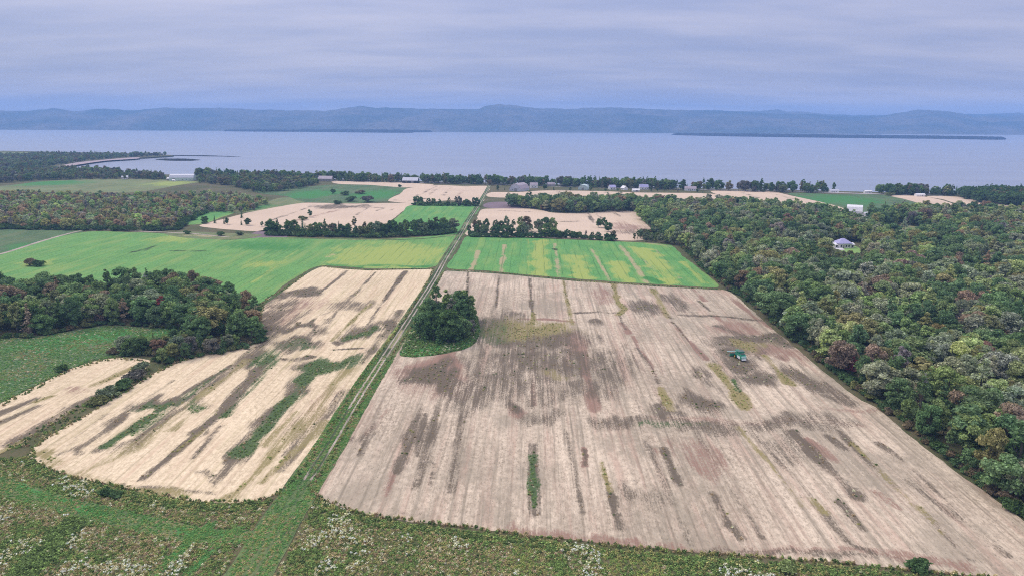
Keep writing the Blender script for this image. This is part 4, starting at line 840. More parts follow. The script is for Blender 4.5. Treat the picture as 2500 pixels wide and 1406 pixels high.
WORD = {'right wood': None}
def tree_label(t, px, py):
    z = t[6]; c = t[4]; size = 'tall ' if t[2] > 13.3 else ('small ' if t[2] < 8 else '')
    kind = 'conifer' if t[3] == 'c' else 'broadleaf tree'
    if z == 'right wood':
        where = 'at its bottom corner' if py > 1050 else 'below combine level' if py > 900 else 'level with combine' if py > 800 else 'above combine level'
        edge = 'stubble edge' if dist_line(GP(right_wood[1:11]), np.array([[t[0], t[1]]]))[0][0] < 9 else 'further in'
        return f'{size}{c} {kind} in right wood {where}, {edge}'
    if z == 'left wood': return f'{size}{c} {kind} in left wood ' + ('near its tip' if px > 430 else 'along its middle' if px > 200 else 'towards picture edge') + (', front row' if py > 780 else ', back rows')
    if z == 'left hedgerow': return f'{size}{c} {kind} in hedgerow left of lane, ' + ('near lane' if px > 960 else 'middle stretch' if px > 780 else 'left stretch' if px > 650 else 'sparse end')
    if z == 'right hedgerow': return f'{size}{c} {kind} in hedgerow right of lane, ' + ('low stretch' if px > 1365 else 'far end' if px > 1290 else 'near lane')
    if z == 'lane hedgerow': return f'{size}{c} {kind} in hedge above vivid green plot'
    if z == 'field clump': return f'{size}{c} {kind} in small clump on cream stubble'
    if z == 'stubble clump': return f'{size}{c} {kind} in the clump in big stubble, ' + ('front' if py > 815 else 'back') + (' left' if px < 1090 else ' right')
    return f'{size}{c} {kind} on lake shore, ' + ('left of lane end' if px < 1190 else 'behind farm buildings' if px < 1720 else 'open right stretch')

def put_tree(t, i):
    x, y, h, kd, cn, tint, zone, solo = t
    px, py, _ = PX(np.array([x, y, 0.0]))
    src, H0 = (BROAD, 13.0) if kd == 'b' else (CONI, 13.0)
    cr, tk = src[i % len(src)]; s = h / H0; w = s * R.uniform(0.82, 1.3)
    root = empty('conifer_tree' if kd == 'c' else 'broadleaf_tree', (x, y, 0.0), R.uniform(0, 6.28)); root.scale = (w, w, s)
    a = bpy.data.objects.new('crown', cr); COL.objects.link(a); a.parent = root; a['tint'] = [float(q) for q in tint]
    b = bpy.data.objects.new('trunk', tk); COL.objects.link(b); b.parent = root
    lab = zone[1:] if zone and zone.startswith('@') else tree_label(t, px, py)
    grp = None if zone and zone.startswith('@') else 'trees of the ' + zone
    tag(root, lab, 'tree', grp)
    if grp: NAMED.setdefault(lab, []).append((px, root))

NAMED = {}
solo = [t for t in TREES if t[7]]; mass = [t for t in TREES if not t[7]]
def rank(t):
    px, py, d = PX(np.array([t[0], t[1], t[2] * 0.7]))
    if not (10 < px < 2490 and 300 < py < 1396): return 1e9
    k = d
    if t[6] == 'right wood':      # behind the front rows only the tops show
        k += 1.2 * max(0, dist_line(GP(right_wood[1:11]), np.array([[t[0], t[1]]]))[0][0] - 20)
    return k
n_more = max(0, 300 - sum(1 for t in solo if t[3] == 'b'))
mass.sort(key=rank)
for i, t in enumerate(solo + mass[:n_more]): put_tree(t, i)
rest = mass[n_more:]
ORD = ['leftmost', 'second from left', 'third from left', 'fourth from left', 'fifth from left', 'sixth from left', 'seventh from left', 'eighth from left', 'ninth from left', 'tenth from left', 'eleventh from left', 'twelfth from left']
for lab, q in NAMED.items():
    if len(q) > 1:
        for i, (_, root) in enumerate(sorted(q, key=lambda e: e[0])):
            root['label'] = lab + ', ' + ('rightmost' if i == len(q) - 1 else ORD[min(i, 11)])
for zone, name, label in (('right wood', 'woodland', 'dense mixed autumn wood covering the right side'), ('left wood', 'woodland', 'dark wood behind the named trees on the left'), ('scrub wood', 'woodland', 'grey-green scrubby wood across the left middle distance'),
                          ('bay wood', 'woodland', 'dark band of trees along the bay on the left'), ('point wood', 'woodland', 'trees covering the point across the bay'), ('shore wood', 'woodland', 'dark wood on the shore at the right edge'), ('shore belt', 'woodland', 'broken belt of trees along the lake shore')):
    q = [t for t in rest if t[6] == zone]
    if not q: continue
    P = np.array([(t[0], t[1], 0.0) for t in q]); n = len(q)
    con = R.random(n) < 0.07
    var = np.where(con, 10 + R.integers(0, 3, n), R.integers(0, 10, n)); s = np.array([t[2] / 13.0 for t in q]); w = s * R.uniform(0.8, 1.5, n)
    scatter(name, P_BROAD + P_CONI, P, var, np.column_stack([w, w, s]), np.array([t[5] for t in q]), label, 'wood')
# undergrowth closing the wood floors and edges
def bush_mass(P, hs, mix, label):
    n = len(P); s = R.uniform(*hs, n) / 3.2; w = s * R.uniform(0.9, 1.4, n)
    scatter('undergrowth', P_BUSH, np.column_stack([P, np.zeros(n)]), R.integers(0, 4, n), np.column_stack([w, w, s]), np.array([pick_tint(mix)[1] for _ in range(n)]), label, 'undergrowth')
edge = np.vstack([along(right_wood[0:12], 3.0, 1.3)])
bush_mass(np.vstack([edge, along(right_wood[1:11], 2.6, 2.0)]), (1.5, 3.4), {'dark green': 3, 'deep green': 2, 'brownish': 2, 'olive': 1}, 'low shrubs skirting the right wood along the stubble')
bush_mass(np.vstack([along(left_wood[7:20], 3.0, 1.2), along(tip_px, 3.0, 1.0)]), (1.5, 3.2), {'dark green': 3, 'deep green': 2, 'brownish': 1.5, 'olive': 1}, 'low shrubs skirting the left wood')
bush_mass(np.vstack([along(far_left[9:14], 4, 2), along([(652,575),(800,578),(920,580),(1040,575),(1105,570)], 3.2, 1.6), along([(662,570),(960,573),(1080,567)], 3.6, 1.6), along([(1150,578),(1280,580),(1360,580),(1495,588)], 3.2, 1.4), along([(1010,502),(1168,504)], 4, 2)]), (3.0, 6.0), {'dark green': 3, 'deep green': 2, 'mid green': 1}, 'shrubs at the foot of the hedgerows')

# bushes one can pick out
def put_bush(px, py, h, wd, tint, label, i, group=None):
    p = G(px, py); root = empty('bush', (p[0], p[1], 0), R.uniform(0, 6.28)); root.scale = (wd / 5.2, wd / 5.2, h / 3.2); f, s = BUSH[i % 4]
    a = bpy.data.objects.new('foliage', f); COL.objects.link(a); a.parent = root; a['tint'] = [float(q) for q in np.array(TINTS[tint])]
    b = bpy.data.objects.new('stem', s); COL.objects.link(b); b.parent = root; tag(root, label, 'bush', group)
put_bush(72, 648, 5.5, 11, 'brownish', 'round dark bush standing alone in the left green crop', 0); put_bush(92, 650, 4.6, 10, 'dark green', 'lower half of the dark bush pair in the left green crop', 1)
for i, (px, py, h, wd, tn, lb) in enumerate([(812, 474, 8, 9, 'dark green', 'upright bush in the blue-green pasture'), (845, 477, 6, 16, 'deep green', 'wide bush in the blue-green pasture'), (880, 474, 6, 15, 'brownish', 'brown-topped bush right of the wide one in the pasture'), (858, 492, 7, 18, 'deep green', 'broad dark bush at the pasture foot'), (898, 494, 9, 20, 'mauve-grey', 'large mauve bush at the pasture foot'), (822, 499, 5, 14, 'dark green', 'low bush on the edge of the pale stubble'), (740, 538, 5, 10, 'olive', 'low bush beside the lone tree in pale stubble'),
        (456, 572, 3.5, 8, 'deep green', 'small bush by the dirt path on the left'), (541, 576, 4.5, 9, 'deep green', 'rounded bush on the weedy margin left of the hedgerow'), (155, 905, 3, 6, 'dark green', 'small dark bush on the margin of the dark green field'), (500, 547, 4, 6, 'dark green', 'little dark bush at the hedgerow sparse end'), (585, 575, 4, 9, 'grey-green', 'grey bush left of the mauve fallow patch'), (2175, 479, 6, 14, 'olive', 'olive bush at the end of the shore road'), (975, 457, 4, 8, 'dark green', 'dark bush at the corner of the shore stubble'),
        (330, 925, 4.5, 9, 'mauve-grey', 'greyish bush between the two straw stubble fields'), (345, 905, 4, 9, 'grey-green', 'pale twiggy bush at the top of the shrub strip'), (300, 948, 4.2, 9, 'deep green', 'dark bush midway down the shrub strip'), (270, 965, 4, 9, 'grey-green', 'grey-green bush lower down the shrub strip'), (240, 985, 3.2, 8, 'olive', 'low olive bush at the foot of the shrub strip'), (2240, 1388, 2.6, 7, 'dark green', 'dark green bush at the bottom right field edge'), (1925, 1396, 2.2, 6, 'light green', 'light green bush at the bottom edge'), (255, 1208, 2, 5, 'dark green', 'dark green bush on the headland of the straw stubble'), (285, 1212, 1.8, 4, 'deep green', 'low bush next to the dark one on the straw headland')]):
    put_bush(px, py, h, wd, tn, lb, i)
p = G(357, 716)
for i, (px, py, h, lb) in enumerate([(357, 722, 13.5, 'bare silver dead tree standing in the left wood'), (2250, 985, 12, 'bare grey dead tree among the right wood edge trees')]):
    p = G(px, py); root = empty('dead_tree', (p[0], p[1], 0)); root.scale = (1.0, 1.0, h / 12); a = bpy.data.objects.new('trunk', DEAD[i]); COL.objects.link(a); a.parent = root; tag(root, lb, 'tree')

# ------------------------------------------------------------------ weeds of the meadow and the strips
HT = {'lush': (0.055, 0.115, 0.04), 'olive': (0.135, 0.13, 0.06), 'green': (0.085, 0.125, 0.045), 'dark': (0.05, 0.072, 0.03), 'tan': (0.185, 0.155, 0.10), 'brown': (0.16, 0.12, 0.085), 'lime': (0.13, 0.15, 0.055), 'white': (0.29, 0.275, 0.30), 'grey': (0.24, 0.23, 0.19)}
def herb_tints(n, w):
    ks = list(w); p = np.array([w[k] for k in ks], float); i = R.choice(len(ks), n, p=p / p.sum())
    return np.minimum(.8, np.array([HT[k] for k in ks])[i] * R.uniform(0.82, 1.2, (n, 1)) * np.array([2.95, 2.92, 2.4]))
def wgrid(poly_px, sp):
    poly = GP(poly_px)[:, :2]; lo, hi = poly.min(0), poly.max(0); n = int((hi - lo).prod() / sp ** 2)
    P = R.uniform(lo, hi, (n, 2)); return P[inside(poly, P)]
mead_px = [(-260,1140),(-60,1135),(0,1118),(70,1115),(110,1145),(180,1171),(300,1196),(440,1224),(560,1232),(650,1222),(700,1205),(735,1215),(765,1212),(800,1232),(860,1254),(950,1272),(1100,1292),(1250,1311),(1550,1347),(1800,1367),(2000,1381),(2300,1409),(2500,1428),(2700,1450),(2700,1640),(-260,1640)]
P = wgrid(mead_px, 0.50)
dl, _ = dist_line(LANE, P); hp = GP([(-80,1160),(20,1190),(120,1222),(250,1255),(380,1285),(480,1305),(560,1312),(640,1306),(700,1262)]); dh, _ = dist_line(hp, P)
ds1, _ = dist_line(GP([(520,1275),(470,1318),(400,1380),(350,1430)]), P); ds2, _ = dist_line(GP([(590,1285),(530,1330),(460,1400),(430,1430)]), P)
P = P[(dl > 6.0) & (dh > 3.4) & (ds1 > 1.6) & (ds2 > 1.3) & (np.hypot(P[:, 0], P[:, 1]) < 330)]
n = len(P); zb = np.zeros(n)
nz = vnoise(P, 0.10, 51) * .6 + vnoise(P, 0.33, 52) * .4; nw = vnoise(P * np.array([1, .6]), 0.16, 61) * .6 + vnoise(P, 0.5, 62) * .4
pxx, pyy, _ = PX(np.column_stack([P, zb]))
edge_loop = smooth_loop(GP(mead_px[:24]), 3, closed=False); de, _ = dist_line(edge_loop, P)
UV = np.stack([P[:, 0] * math.cos(ROWA) - P[:, 1] * math.sin(ROWA), (P[:, 0] * math.sin(ROWA) + P[:, 1] * math.cos(ROWA)) * .12], 1); band = vnoise(UV, .16, 63)
tn = herb_tints(n, {'olive': 3, 'green': 2.6, 'tan': 1.3, 'brown': 1.5, 'grey': 1.0, 'dark': 1.2})
bg_ = (band < .36) & (R.random(n) < .7); tn[bg_] = herb_tints(bg_.sum(), {'green': 3, 'dark': 2, 'olive': 1.5})
gr = nz > 0.60; tn[gr] = herb_tints(gr.sum(), {'green': 3, 'dark': 2, 'olive': 1})
lime = (pxx > 1250) & (nz < 0.42); tn[lime] = herb_tints(lime.sum(), {'lime': 2, 'green': 2, 'olive': 2})
dk = (de < 2.2 + 2.5 * vnoise(P, 0.08, 70)) & (R.random(n) < .8); tn[dk] = herb_tints(dk.sum(), {'dark': 3, 'green': 1.5, 'olive': 1.5})
strip, _ = dist_line(GP([(215,1245),(160,1300),(100,1360),(40,1420)]), P); sd = strip < 3.5; tn[sd] = herb_tints(sd.sum(), {'dark': 3, 'green': 1.5})
s = R.uniform(0.4, 0.95, n) * (0.7 + 0.6 * nz) * np.where(dk | sd, 1.5, 1.0)
scatter('meadow_weeds', P_HERB, np.column_stack([P, zb]), R.integers(0, 6, n), np.column_stack([s * 1.15, s * 1.15, s * .62]), tn, 'rough weeds and goldenrod filling the foreground', 'weeds')
pw = nw + np.where((pxx > 500) & (pxx < 660) & (pyy > 1280), .16, 0) + np.where((pxx > 690) & (pxx < 1200) & (pyy < 1330), .06, 0) - np.where(pxx > 1500, .05, 0) - np.where(dk | sd, .15, 0)
pw = pw + (band - .5) * .5
wm = (pw > 0.70) & (R.random(n) < 0.5); Q = P[wm]; k = len(Q)
sw = R.uniform(0.6, 1.15, k)
scatter('seed_heads', P_PLUME, np.column_stack([Q, np.full(k, 0.05)]), R.integers(0, 2, k), np.column_stack([sw * .8, sw * .8, sw * .75]), herb_tints(k, {'white': 3, 'grey': 2.4, 'tan': 1}), 'whitish seed heads among the foreground weeds', 'weeds')
# weeds standing in the stubble strips and margins
allP = []; allT = []
for key in ('big pinkish stubble field with dark weed streaks right of the lane', 'straw stubble field with green weed strips left of the lane', 'narrow straw stubble strip at the far left edge'):
    loop, V, A = FIELDS[key]
    for c, cols, th, rate in ((0, {'brown': 3, 'olive': 2, 'dark': 1.5, 'grey': 1}, .62, .30), (1, {'green': 3, 'dark': 2}, .55, .8), (2, {'lime': 2, 'olive': 2, 'tan': 1}, .6, .5)):
        sel = (A[:, c] + (vnoise(V, .5, c) - .5) * .4 > th) & (R.random(len(V)) < rate)
        q = V[sel] + R.uniform(-.6, .6, (sel.sum(), 2)); allP.append(q); allT.append(herb_tints(len(q), cols))
P = np.vstack(allP); T = np.vstack(allT); n = len(P); s = R.uniform(0.35, 0.8, n)
scatter('strip_weeds', P_HERB, np.column_stack([P, np.full(n, .06)]), R.integers(0, 6, n), np.column_stack([s * 1.3, s * 1.3, s * .7]), T, 'low weeds growing in the streaks across the stubble', 'weeds')
P = np.vstack([along(right_stub_px[0:6], .8, .8), along(right_stub_px[18:31], .55, .8), along(right_stub_px[30:38], .8, .6), along(left_stub_px[0:14], .8, .7), along(left_stub_px[13:23], .55, .9), along(left_stub_px[22:32], .8, .9), along([(0,990),(80,950),(160,908),(230,886),(300,876),(362,884)], .7, 1.2), along([(360,890),(330,925),(280,955),(205,992),(120,1046),(40,1096)], .35, 3.0)])
n = len(P); s = R.uniform(0.5, 1.1, n)
scatter('margin_grass', P_HERB, np.column_stack([P, np.full(n, .06)]), R.integers(0, 6, n), np.column_stack([s * 1.2, s * 1.2, s]), herb_tints(n, {'dark': 3, 'olive': 2.5, 'green': 2, 'brown': 1.6, 'tan': .8}), 'tall grass along the stubble field margins', 'grass')

def ribbon_pts(L, w, n): 
    i = R.integers(0, len(L) - 1, n); t = R.random((n, 1)); return L[i] * (1 - t) + L[i + 1] * t + R.uniform(-w / 2, w / 2, (n, 2))
near = LANE[LANE[:, 1] < 300]
off = (R.random(6500) < .5)[:, None] * 0
P = ribbon_pts(near, 9.5, 6500); dd, _ = dist_line(near, P); P = P[(np.abs(dd - 1.0) > .45)]
P = np.vstack([P, ribbon_pts(smooth_loop(hp, 2, closed=False), 7, 2600), ribbon_pts(smooth_loop(GP([(520,1275),(470,1318),(400,1380),(350,1430)]), 2, closed=False), 3.2, 420), ribbon_pts(smooth_loop(GP([(590,1285),(530,1330),(460,1400),(430,1430)]), 2, closed=False), 2.6, 330)])
n = len(P); s = R.uniform(0.3, 0.75, n); g = vnoise(P, .12, 81)
T = np.where((g > .5)[:, None], herb_tints(n, {'green': 2, 'lush': 5, 'olive': .5}), herb_tints(n, {'olive': 1.5, 'green': 2, 'tan': .4, 'brown': .4, 'lush': 3}))
scatter('lane_tufts', P_HERB, np.column_stack([P, np.full(n, .08)]), R.integers(0, 6, n), np.column_stack([s * 1.3, s * 1.3, s * .45]), T, 'uneven grass tufts on the lane and mown paths', 'grass')
P = wgrid([(975,868),(985,838),(1012,792),(1040,755),(1075,740),(1130,745),(1165,775),(1172,815),(1160,838),(1128,854),(1060,868),(1010,872)], .9); n = len(P); s = R.uniform(.5, 1.2, n)
scatter('rough_grass', P_HERB, np.column_stack([P, np.full(n, .1)]), R.integers(0, 6, n), np.column_stack([s * 1.3, s * 1.3, s * .8]), herb_tints(n, {'green': 3, 'lush': 2, 'dark': 2, 'grey': .5}), 'tall rough grass round the tree clump in the stubble', 'grass')

P = wgrid([(-60,838),(0,826),(100,822),(200,805),(262,795),(330,799),(436,805),(428,826),(378,850),(300,868),(230,880),(155,905),(78,946),(0,986),(-60,1015)], .8); n = len(P); s = R.uniform(.4, .9, n); g = vnoise(P, .07, 83)
T = np.where((g > .45)[:, None], herb_tints(n, {'green': 3, 'lush': 4, 'grey': .4}), herb_tints(n, {'olive': 2, 'green': 3, 'lush': 1.5, 'brown': .8, 'grey': .6}))
scatter('pasture_grass', P_HERB, np.column_stack([P, np.full(n, .05)]), R.integers(0, 6, n), np.column_stack([s * 1.3, s * 1.3, s * .4]), T, 'short mottled growth over the dark green field on the left', 'grass')

# ------------------------------------------------------------------ buildings
def paint(name, col, rough=0.7, var=0.12, metal=0.0, ribs=None):
    m, nt = material(name); oc = nt.n('ShaderNodeTexCoord').outputs['Object']
    a = nt.noise(oc, 0.6, 4.0, 0.6); b = nt.noise(nt.scalev(oc, (3, 3, .4)), 1.0, 3.0, 0.6)
    k = nt.math('ADD', nt.step(a, .3, .7, 1 - var, 1 + var * .5), nt.step(b, .45, .8, 0.0, -var))
    bump = None
    if ribs:
        w = nt.n('ShaderNodeTexWave', {'wave_type': 'BANDS', 'bands_direction': ribs}, Scale=1.2); nt.set(w.inputs['Vector'], oc); bump = w.outputs['Fac']
    finish(nt, nt.mix(1.0, col, k, 'MULTIPLY'), rough, bump, 0.3, 0.05, 0.3, metal)
    return m
B_white = paint('white_siding', (0.80, 0.78, 0.76)); B_metal = paint('pale_metal', (0.52, 0.52, 0.56), 0.45, .1, 0.0, 'X'); B_lav = paint('lavender_shingle', (0.42, 0.40, 0.60), .8); B_pink = paint('pinkish_metal_roof', (0.40, 0.34, 0.36), .6)
B_grey = paint('weathered_board', (0.30, 0.28, 0.27), .85, .25); B_dark = paint('dark_opening', (0.03, 0.03, 0.035), .4); B_red = paint('faded_red_board', (0.26, 0.12, 0.11), .8, .2); B_mint = paint('pale_mint_metal', (0.52, 0.62, 0.58), .5); B_black = paint('dark_shingle', (0.12, 0.12, 0.14), .8)
def building(name, site, rz, L, Wd, hw, hr, wall, roofm, label, cat='building', roof='gable', openings=None, over=0.4, group=None, extra=None):
    """length L along local x, width Wd along local y"""
    if cat == 'house' and name != 'house': L, Wd, hw, hr = L * .85, Wd * .85, hw * .85, hr * .85
    root = empty(name, site, rz); hl, hwid = L / 2, Wd / 2
    bm = bmesh.new()
    if roof == 'gable': prof = [(-hwid, -.3), (hwid, -.3), (hwid, hw), (0, hw + hr), (-hwid, hw)]
    elif roof == 'gambrel': prof = [(-hwid, -.3), (hwid, -.3), (hwid, hw), (hwid * .62, hw + hr * .68), (0, hw + hr), (-hwid * .62, hw + hr * .68), (-hwid, hw)]
    elif roof == 'arch': prof = [(-hwid, -.3), (hwid, -.3)] + [(hwid * math.cos(a), hw + hr * math.sin(a)) for a in np.linspace(0, math.pi, 13)]
    else: prof = [(-hwid, -.3), (hwid, -.3), (hwid, hw), (-hwid, hw)]
    add_poly_prism(bm, prof, L, 'x'); obj('wall', bm_mesh('wall', bm), wall, root)
    bm = bmesh.new(); th = .18
    if roof == 'hip':
        e = over; a = [(-hl - e, -hwid - e, hw), (hl + e, -hwid - e, hw), (hl + e, hwid + e, hw), (-hl - e, hwid + e, hw)]; rl = max(0.3, hl - hwid * .9)
        vv = [bm.verts.new(q) for q in a] + [bm.verts.new((x, y, z + .2)) for x, y, z in a] + [bm.verts.new((-rl, 0, hw + hr)), bm.verts.new((rl, 0, hw + hr))]
        for f in ((0, 1, 2, 3), (0, 1, 5, 4), (1, 2, 6, 5), (2, 3, 7, 6), (3, 0, 4, 7), (4, 5, 9, 8), (6, 7, 8, 9), (5, 6, 9), (7, 4, 8)): bm.faces.new([vv[i] for i in f])
    else:
        line = prof[2:]
        if roof != 'arch':
            s0 = (line[1][0] - line[0][0], line[1][1] - line[0][1]); q = over / math.hypot(*s0)
            line = [(line[0][0] - s0[0] * q, line[0][1] - s0[1] * q)] + line[1:-1] + [(-(line[0][0] - s0[0] * q), line[0][1] - s0[1] * q)]
        add_poly_prism(bm, [(x, z + .03) for x, z in line] + [(x * 1.005, z + th) for x, z in line[::-1]], L + 2 * over, 'x')
    rf = obj('roof', bm_mesh('roof', bm), roofm, root)
    for (kind, side, u, z0, w, h) in openings or []:
        bm = bmesh.new(); t = .12
        if side in 'ns': y = (hwid + .01) * (1 if side == 'n' else -1); add_box(bm, (u, y, z0 + h / 2), (w, t, h))
        else: x = (hl + .01) * (1 if side == 'e' else -1); add_box(bm, (x, u, z0 + h / 2), (t, w, h))
        q = obj(kind, bm_mesh(kind, bm), B_dark if kind == 'window' else B_grey, root)
        if kind == 'window':
            bm = bmesh.new()
            for dx, dz, ww, hh in ((0, h / 2 + .05, w + .25, .12), (0, -h / 2 - .05, w + .25, .12), (-w / 2 - .06, 0, .12, h), (w / 2 + .06, 0, .12, h)):
                if side in 'ns': add_box(bm, (u + dx, y + (.05 if side == 'n' else -.05), z0 + h / 2 + dz), (ww, .08, hh))
                else: add_box(bm, (x + (.05 if side == 'e' else -.05), u + dx, z0 + h / 2 + dz), (.08, ww, hh))
            obj('frame', bm_mesh('frame', bm), B_white, q)
    if extra: extra(root, rf)
    return tag(root, label, cat, group)
def chimney(x, y, z):
    def f(root, rf):
        bm = bmesh.new(); add_box(bm, (x, y, z), (.8, .8, 1.8)); obj('chimney', bm_mesh('chimney', bm), B_grey, rf)
    return f
OPN = [('door', 's', 0, 0, 1.1, 2.1), ('window', 's', -2.6, 1.0, 1.2, 1.3), ('window', 's', 2.6, 1.0, 1.2, 1.3), ('window', 'w', 0, 1.0, 1.2, 1.3)]
building('long_barn', SITE['long_barn'], math.radians(4), 38, 15, 5.0, 5.2, B_mint, B_metal, 'long pale barn beside the meadow on the left', 'barn', 'gambrel', [('door', 's', -12, 0, 4, 3.6), ('window', 's', 2, 1.6, 1.4, 1.0), ('window', 's', 8, 1.6, 1.4, 1.0), ('window', 's', 14, 1.6, 1.4, 1.0)])
building('shed', SITE['lean'], math.radians(2), 19, 7, 3.0, 1.6, B_grey, B_white, 'low white-roofed shed left of the long pale barn', 'shed', 'gable', [('door', 's', 4, 0, 2.6, 2.4)])
p = G(424.5, 443.5); building('shed', p, 0, 4, 3.4, 2.2, 1.0, B_white, B_white, 'tiny white hut in front of the low shed', 'shed', 'gable', [('door', 's', 0, 0, 1, 1.9)], .2)
building('cottage', SITE['cot'], .2, 11, 8, 3.2, 3, B_white, B_metal, 'white cottage in the trees left of the long barn', 'house', 'gable', OPN)
building('shed', SITE['sheds'], .05, 26, 9, 3.2, 2.2, B_white, B_white, 'long white sheds in trees at the far left edge', 'shed', 'gable', [('door', 's', -4, 0, 3, 2.6), ('window', 's', 5, 1, 1.4, 1)])
building('barn', SITE['pink'], math.radians(-4), 22, 11, 4.2, 4.2, B_grey, B_pink, 'barn with pinkish metal roof at the shore road', 'barn', 'gable', [('door', 's', 2, 0, 3.6, 3.4), ('window', 's', -6, 1.4, 1.2, 1)])
building('barn', SITE['grey'], math.radians(-6), 25, 12, 4.0, 4.6, B_dark, B_metal, 'grey barn with pale roof left of the lane end', 'barn', 'gable', [('door', 's', 4, 0, 4, 3.4), ('window', 's', -6, 1.4, 1.2, 1)])
building('barn', SITE['quon'], math.radians(58), 24, 19, 3.5, 7.5, B_metal, B_pink, 'big arched barn with dark doorway in the farmyard', 'barn', 'gambrel', [('door', 'w', -1, 0, 4.6, 4.2), ('window', 'w', 4.5, 1.5, 1.4, 1.4)])
building('farmhouse', SITE['farm'], .1, 13, 9, 5.4, 3.6, B_white, B_pink, 'white farmhouse right of the big arched barn', 'house', 'gable', OPN + [('window', 's', 0, 3.4, 1.2, 1.3)], extra=chimney(2, 0, 8.6))
building('barn', SITE['arch'], math.radians(75), 17, 14, 1.5, 5.6, B_mint, B_mint, 'round-roofed mint green shed among the farms', 'shed', 'arch', [('door', 'w', 0, 0, 3.4, 3.2)])
building('cottage', SITE['h1'], .3, 11, 9, 4.0, 3.6, B_white, B_lav, 'lavender-roofed cottage under the shore trees', 'house', 'gable', OPN)
building('cottage', SITE['h2'], -1.2, 11, 8, 3.2, 3.6, B_white, B_white, 'white gabled cottage right of the lavender-roofed one', 'house', 'gable', OPN)
building('farmhouse', SITE['h3'], .05, 15, 9, 4.2, 4.6, B_white, B_lav, 'white house with tall mauve roof before dark trees', 'house', 'gable', OPN + [('window', 's', 5, 1, 1.2, 1.3)], extra=chimney(-4, 0, 8.6))
building('shed', SITE['h4'], .05, 10, 6, 2.4, 1.4, B_white, B_white, 'low white shed in front of the mauve-roofed house', 'shed', 'gable', [('door', 's', 1, 0, 2.4, 2)])
building('farmhouse', SITE['h5'], -.1, 19, 9, 3.6, 3.6, B_white, B_pink, 'long white house with pale roof at the road bend', 'house', 'gable', OPN + [('window', 's', 6, 1, 1.2, 1.3)])
building('cottage', SITE['h6'], .1, 9, 8, 3.4, 3.4, B_white, B_grey, 'small pale cottage by the water past the dark trees', 'house', 'gable', OPN)
building('cottage', SITE['h7'], .02, 15, 8, 2.8, 2.4, B_white, B_metal, 'low white bungalow on the open shore', 'house', 'gable', OPN)
building('shed', SITE['h8'], .05, 10, 5, 2.8, 1.0, B_white, B_white, 'white box-like shed beside the shore road', 'shed', 'gable', [('door', 's', 2, 0, 1.2, 2)])
building('shed', SITE['h11'], .05, 12, 6, 2.6, 1.2, B_white, B_white, 'white shed at the edge of the right shore wood', 'shed', 'gable', [('door', 's', 2, 0, 1.2, 2)])
building('cottage', SITE['h9'], .4, 8, 7, 3, 3, B_white, B_pink, 'small cottage by the lane end', 'house', 'gable', OPN)
building('cottage', SITE['h10'], -.3, 10, 8, 3.4, 3.6, B_white, B_metal, 'pale cottage in shore trees right of the lane end cottage', 'house', 'gable', OPN)
building('cottage', SITE['h13'], .2, 13, 8, 3.4, 3.4, B_grey, B_pink, 'mauve-roofed cottage half hidden by pinkish trees', 'house', 'gable', OPN)
building('barn', SITE['barn'], math.radians(-24), 15, 13, 4.6, 6.2, B_white, B_white, 'big white gambrel barn behind the right wood', 'barn', 'gambrel', [('window', 'w', 0, 5.6, 1.4, 1.4), ('door', 'w', 0, 0, 3.2, 3), ('window', 's', 2, 1.4, 1.2, 1)])
building('cottage', SITE['cott'], .5, 8, 7, 3, 3, B_white, B_white, 'small white cottage right of the white barn', 'house', 'gable', OPN)
building('cottage', SITE['h12'], -.5, 8, 7, 3, 3, B_white, B_white, 'white gable half hidden in trees right of the barn', 'house', 'gable', OPN)
def porch(root, rf):
    for sx in (-1, 1):
        bm = bmesh.new(); add_box(bm, (sx * 6.6, -.4, 1.3), (3.0, 6.6, 2.8)); w = obj('wing', bm_mesh('wing', bm), B_white, root)
        bm = bmesh.new(); add_poly_prism(bm, [(-3.9, 2.7), (3.9, 2.7), (0, 3.9)], 3.7, 'x', sx * 6.7); bmesh.ops.translate(bm, verts=bm.verts, vec=(0, -.4, 0)); obj('wing_roof', bm_mesh('wing_roof', bm), B_white, w)
        bm = bmesh.new(); add_box(bm, (sx * 6.6, -3.74, 1.35), (1.4, .1, 1.5)); obj('window', bm_mesh('window', bm), B_dark, w)
    bm = bmesh.new(); add_box(bm, (-6.0, -6.6, -.05), (6, 5, .3)); obj('terrace', bm_mesh('terrace', bm), B_white, root)
building('house', SITE['house'], math.radians(4), 10.2, 9, 3.6, 3.8, B_white, B_lav, 'white house with lavender hip roof in the right wood', 'house', 'hip', [('window', 's', -3.2, .9, 1.3, 1.5), ('window', 's', 3.2, .9, 1.3, 1.5), ('window', 's', 1.0, .9, 1.3, 1.5), ('door', 's', -1.2, 0, 1.2, 2.2)], .9, None, porch)
root = empty('caravan', SITE['van'], .05)
bm = bmesh.new(); add_box(bm, (0, 0, 1.65), (7.4, 2.4, 2.3), bev=.25); obj('body', bm_mesh('body', bm), B_white, root)
for sx in (-.5, .5):
    bm = bmesh.new(); add_cyl(bm, (sx, -1.1, .35), .35, .35, .25, 14, Matrix.Rotation(math.pi / 2, 3, 'X')); obj('wheel', bm_mesh('wheel', bm), B_dark, root)
for sx in (-2.2, 1.8):
    bm = bmesh.new(); add_box(bm, (sx, -1.21, 1.9), (1.3, .05, .7)); obj('window', bm_mesh('window', bm), B_dark, root)
bm = bmesh.new(); add_box(bm, (4.2, 0, .55), (1.4, .12, .12)); obj('drawbar', bm_mesh('drawbar', bm), B_dark, root)
tag(root, 'white caravan parked by the shore road', 'caravan')

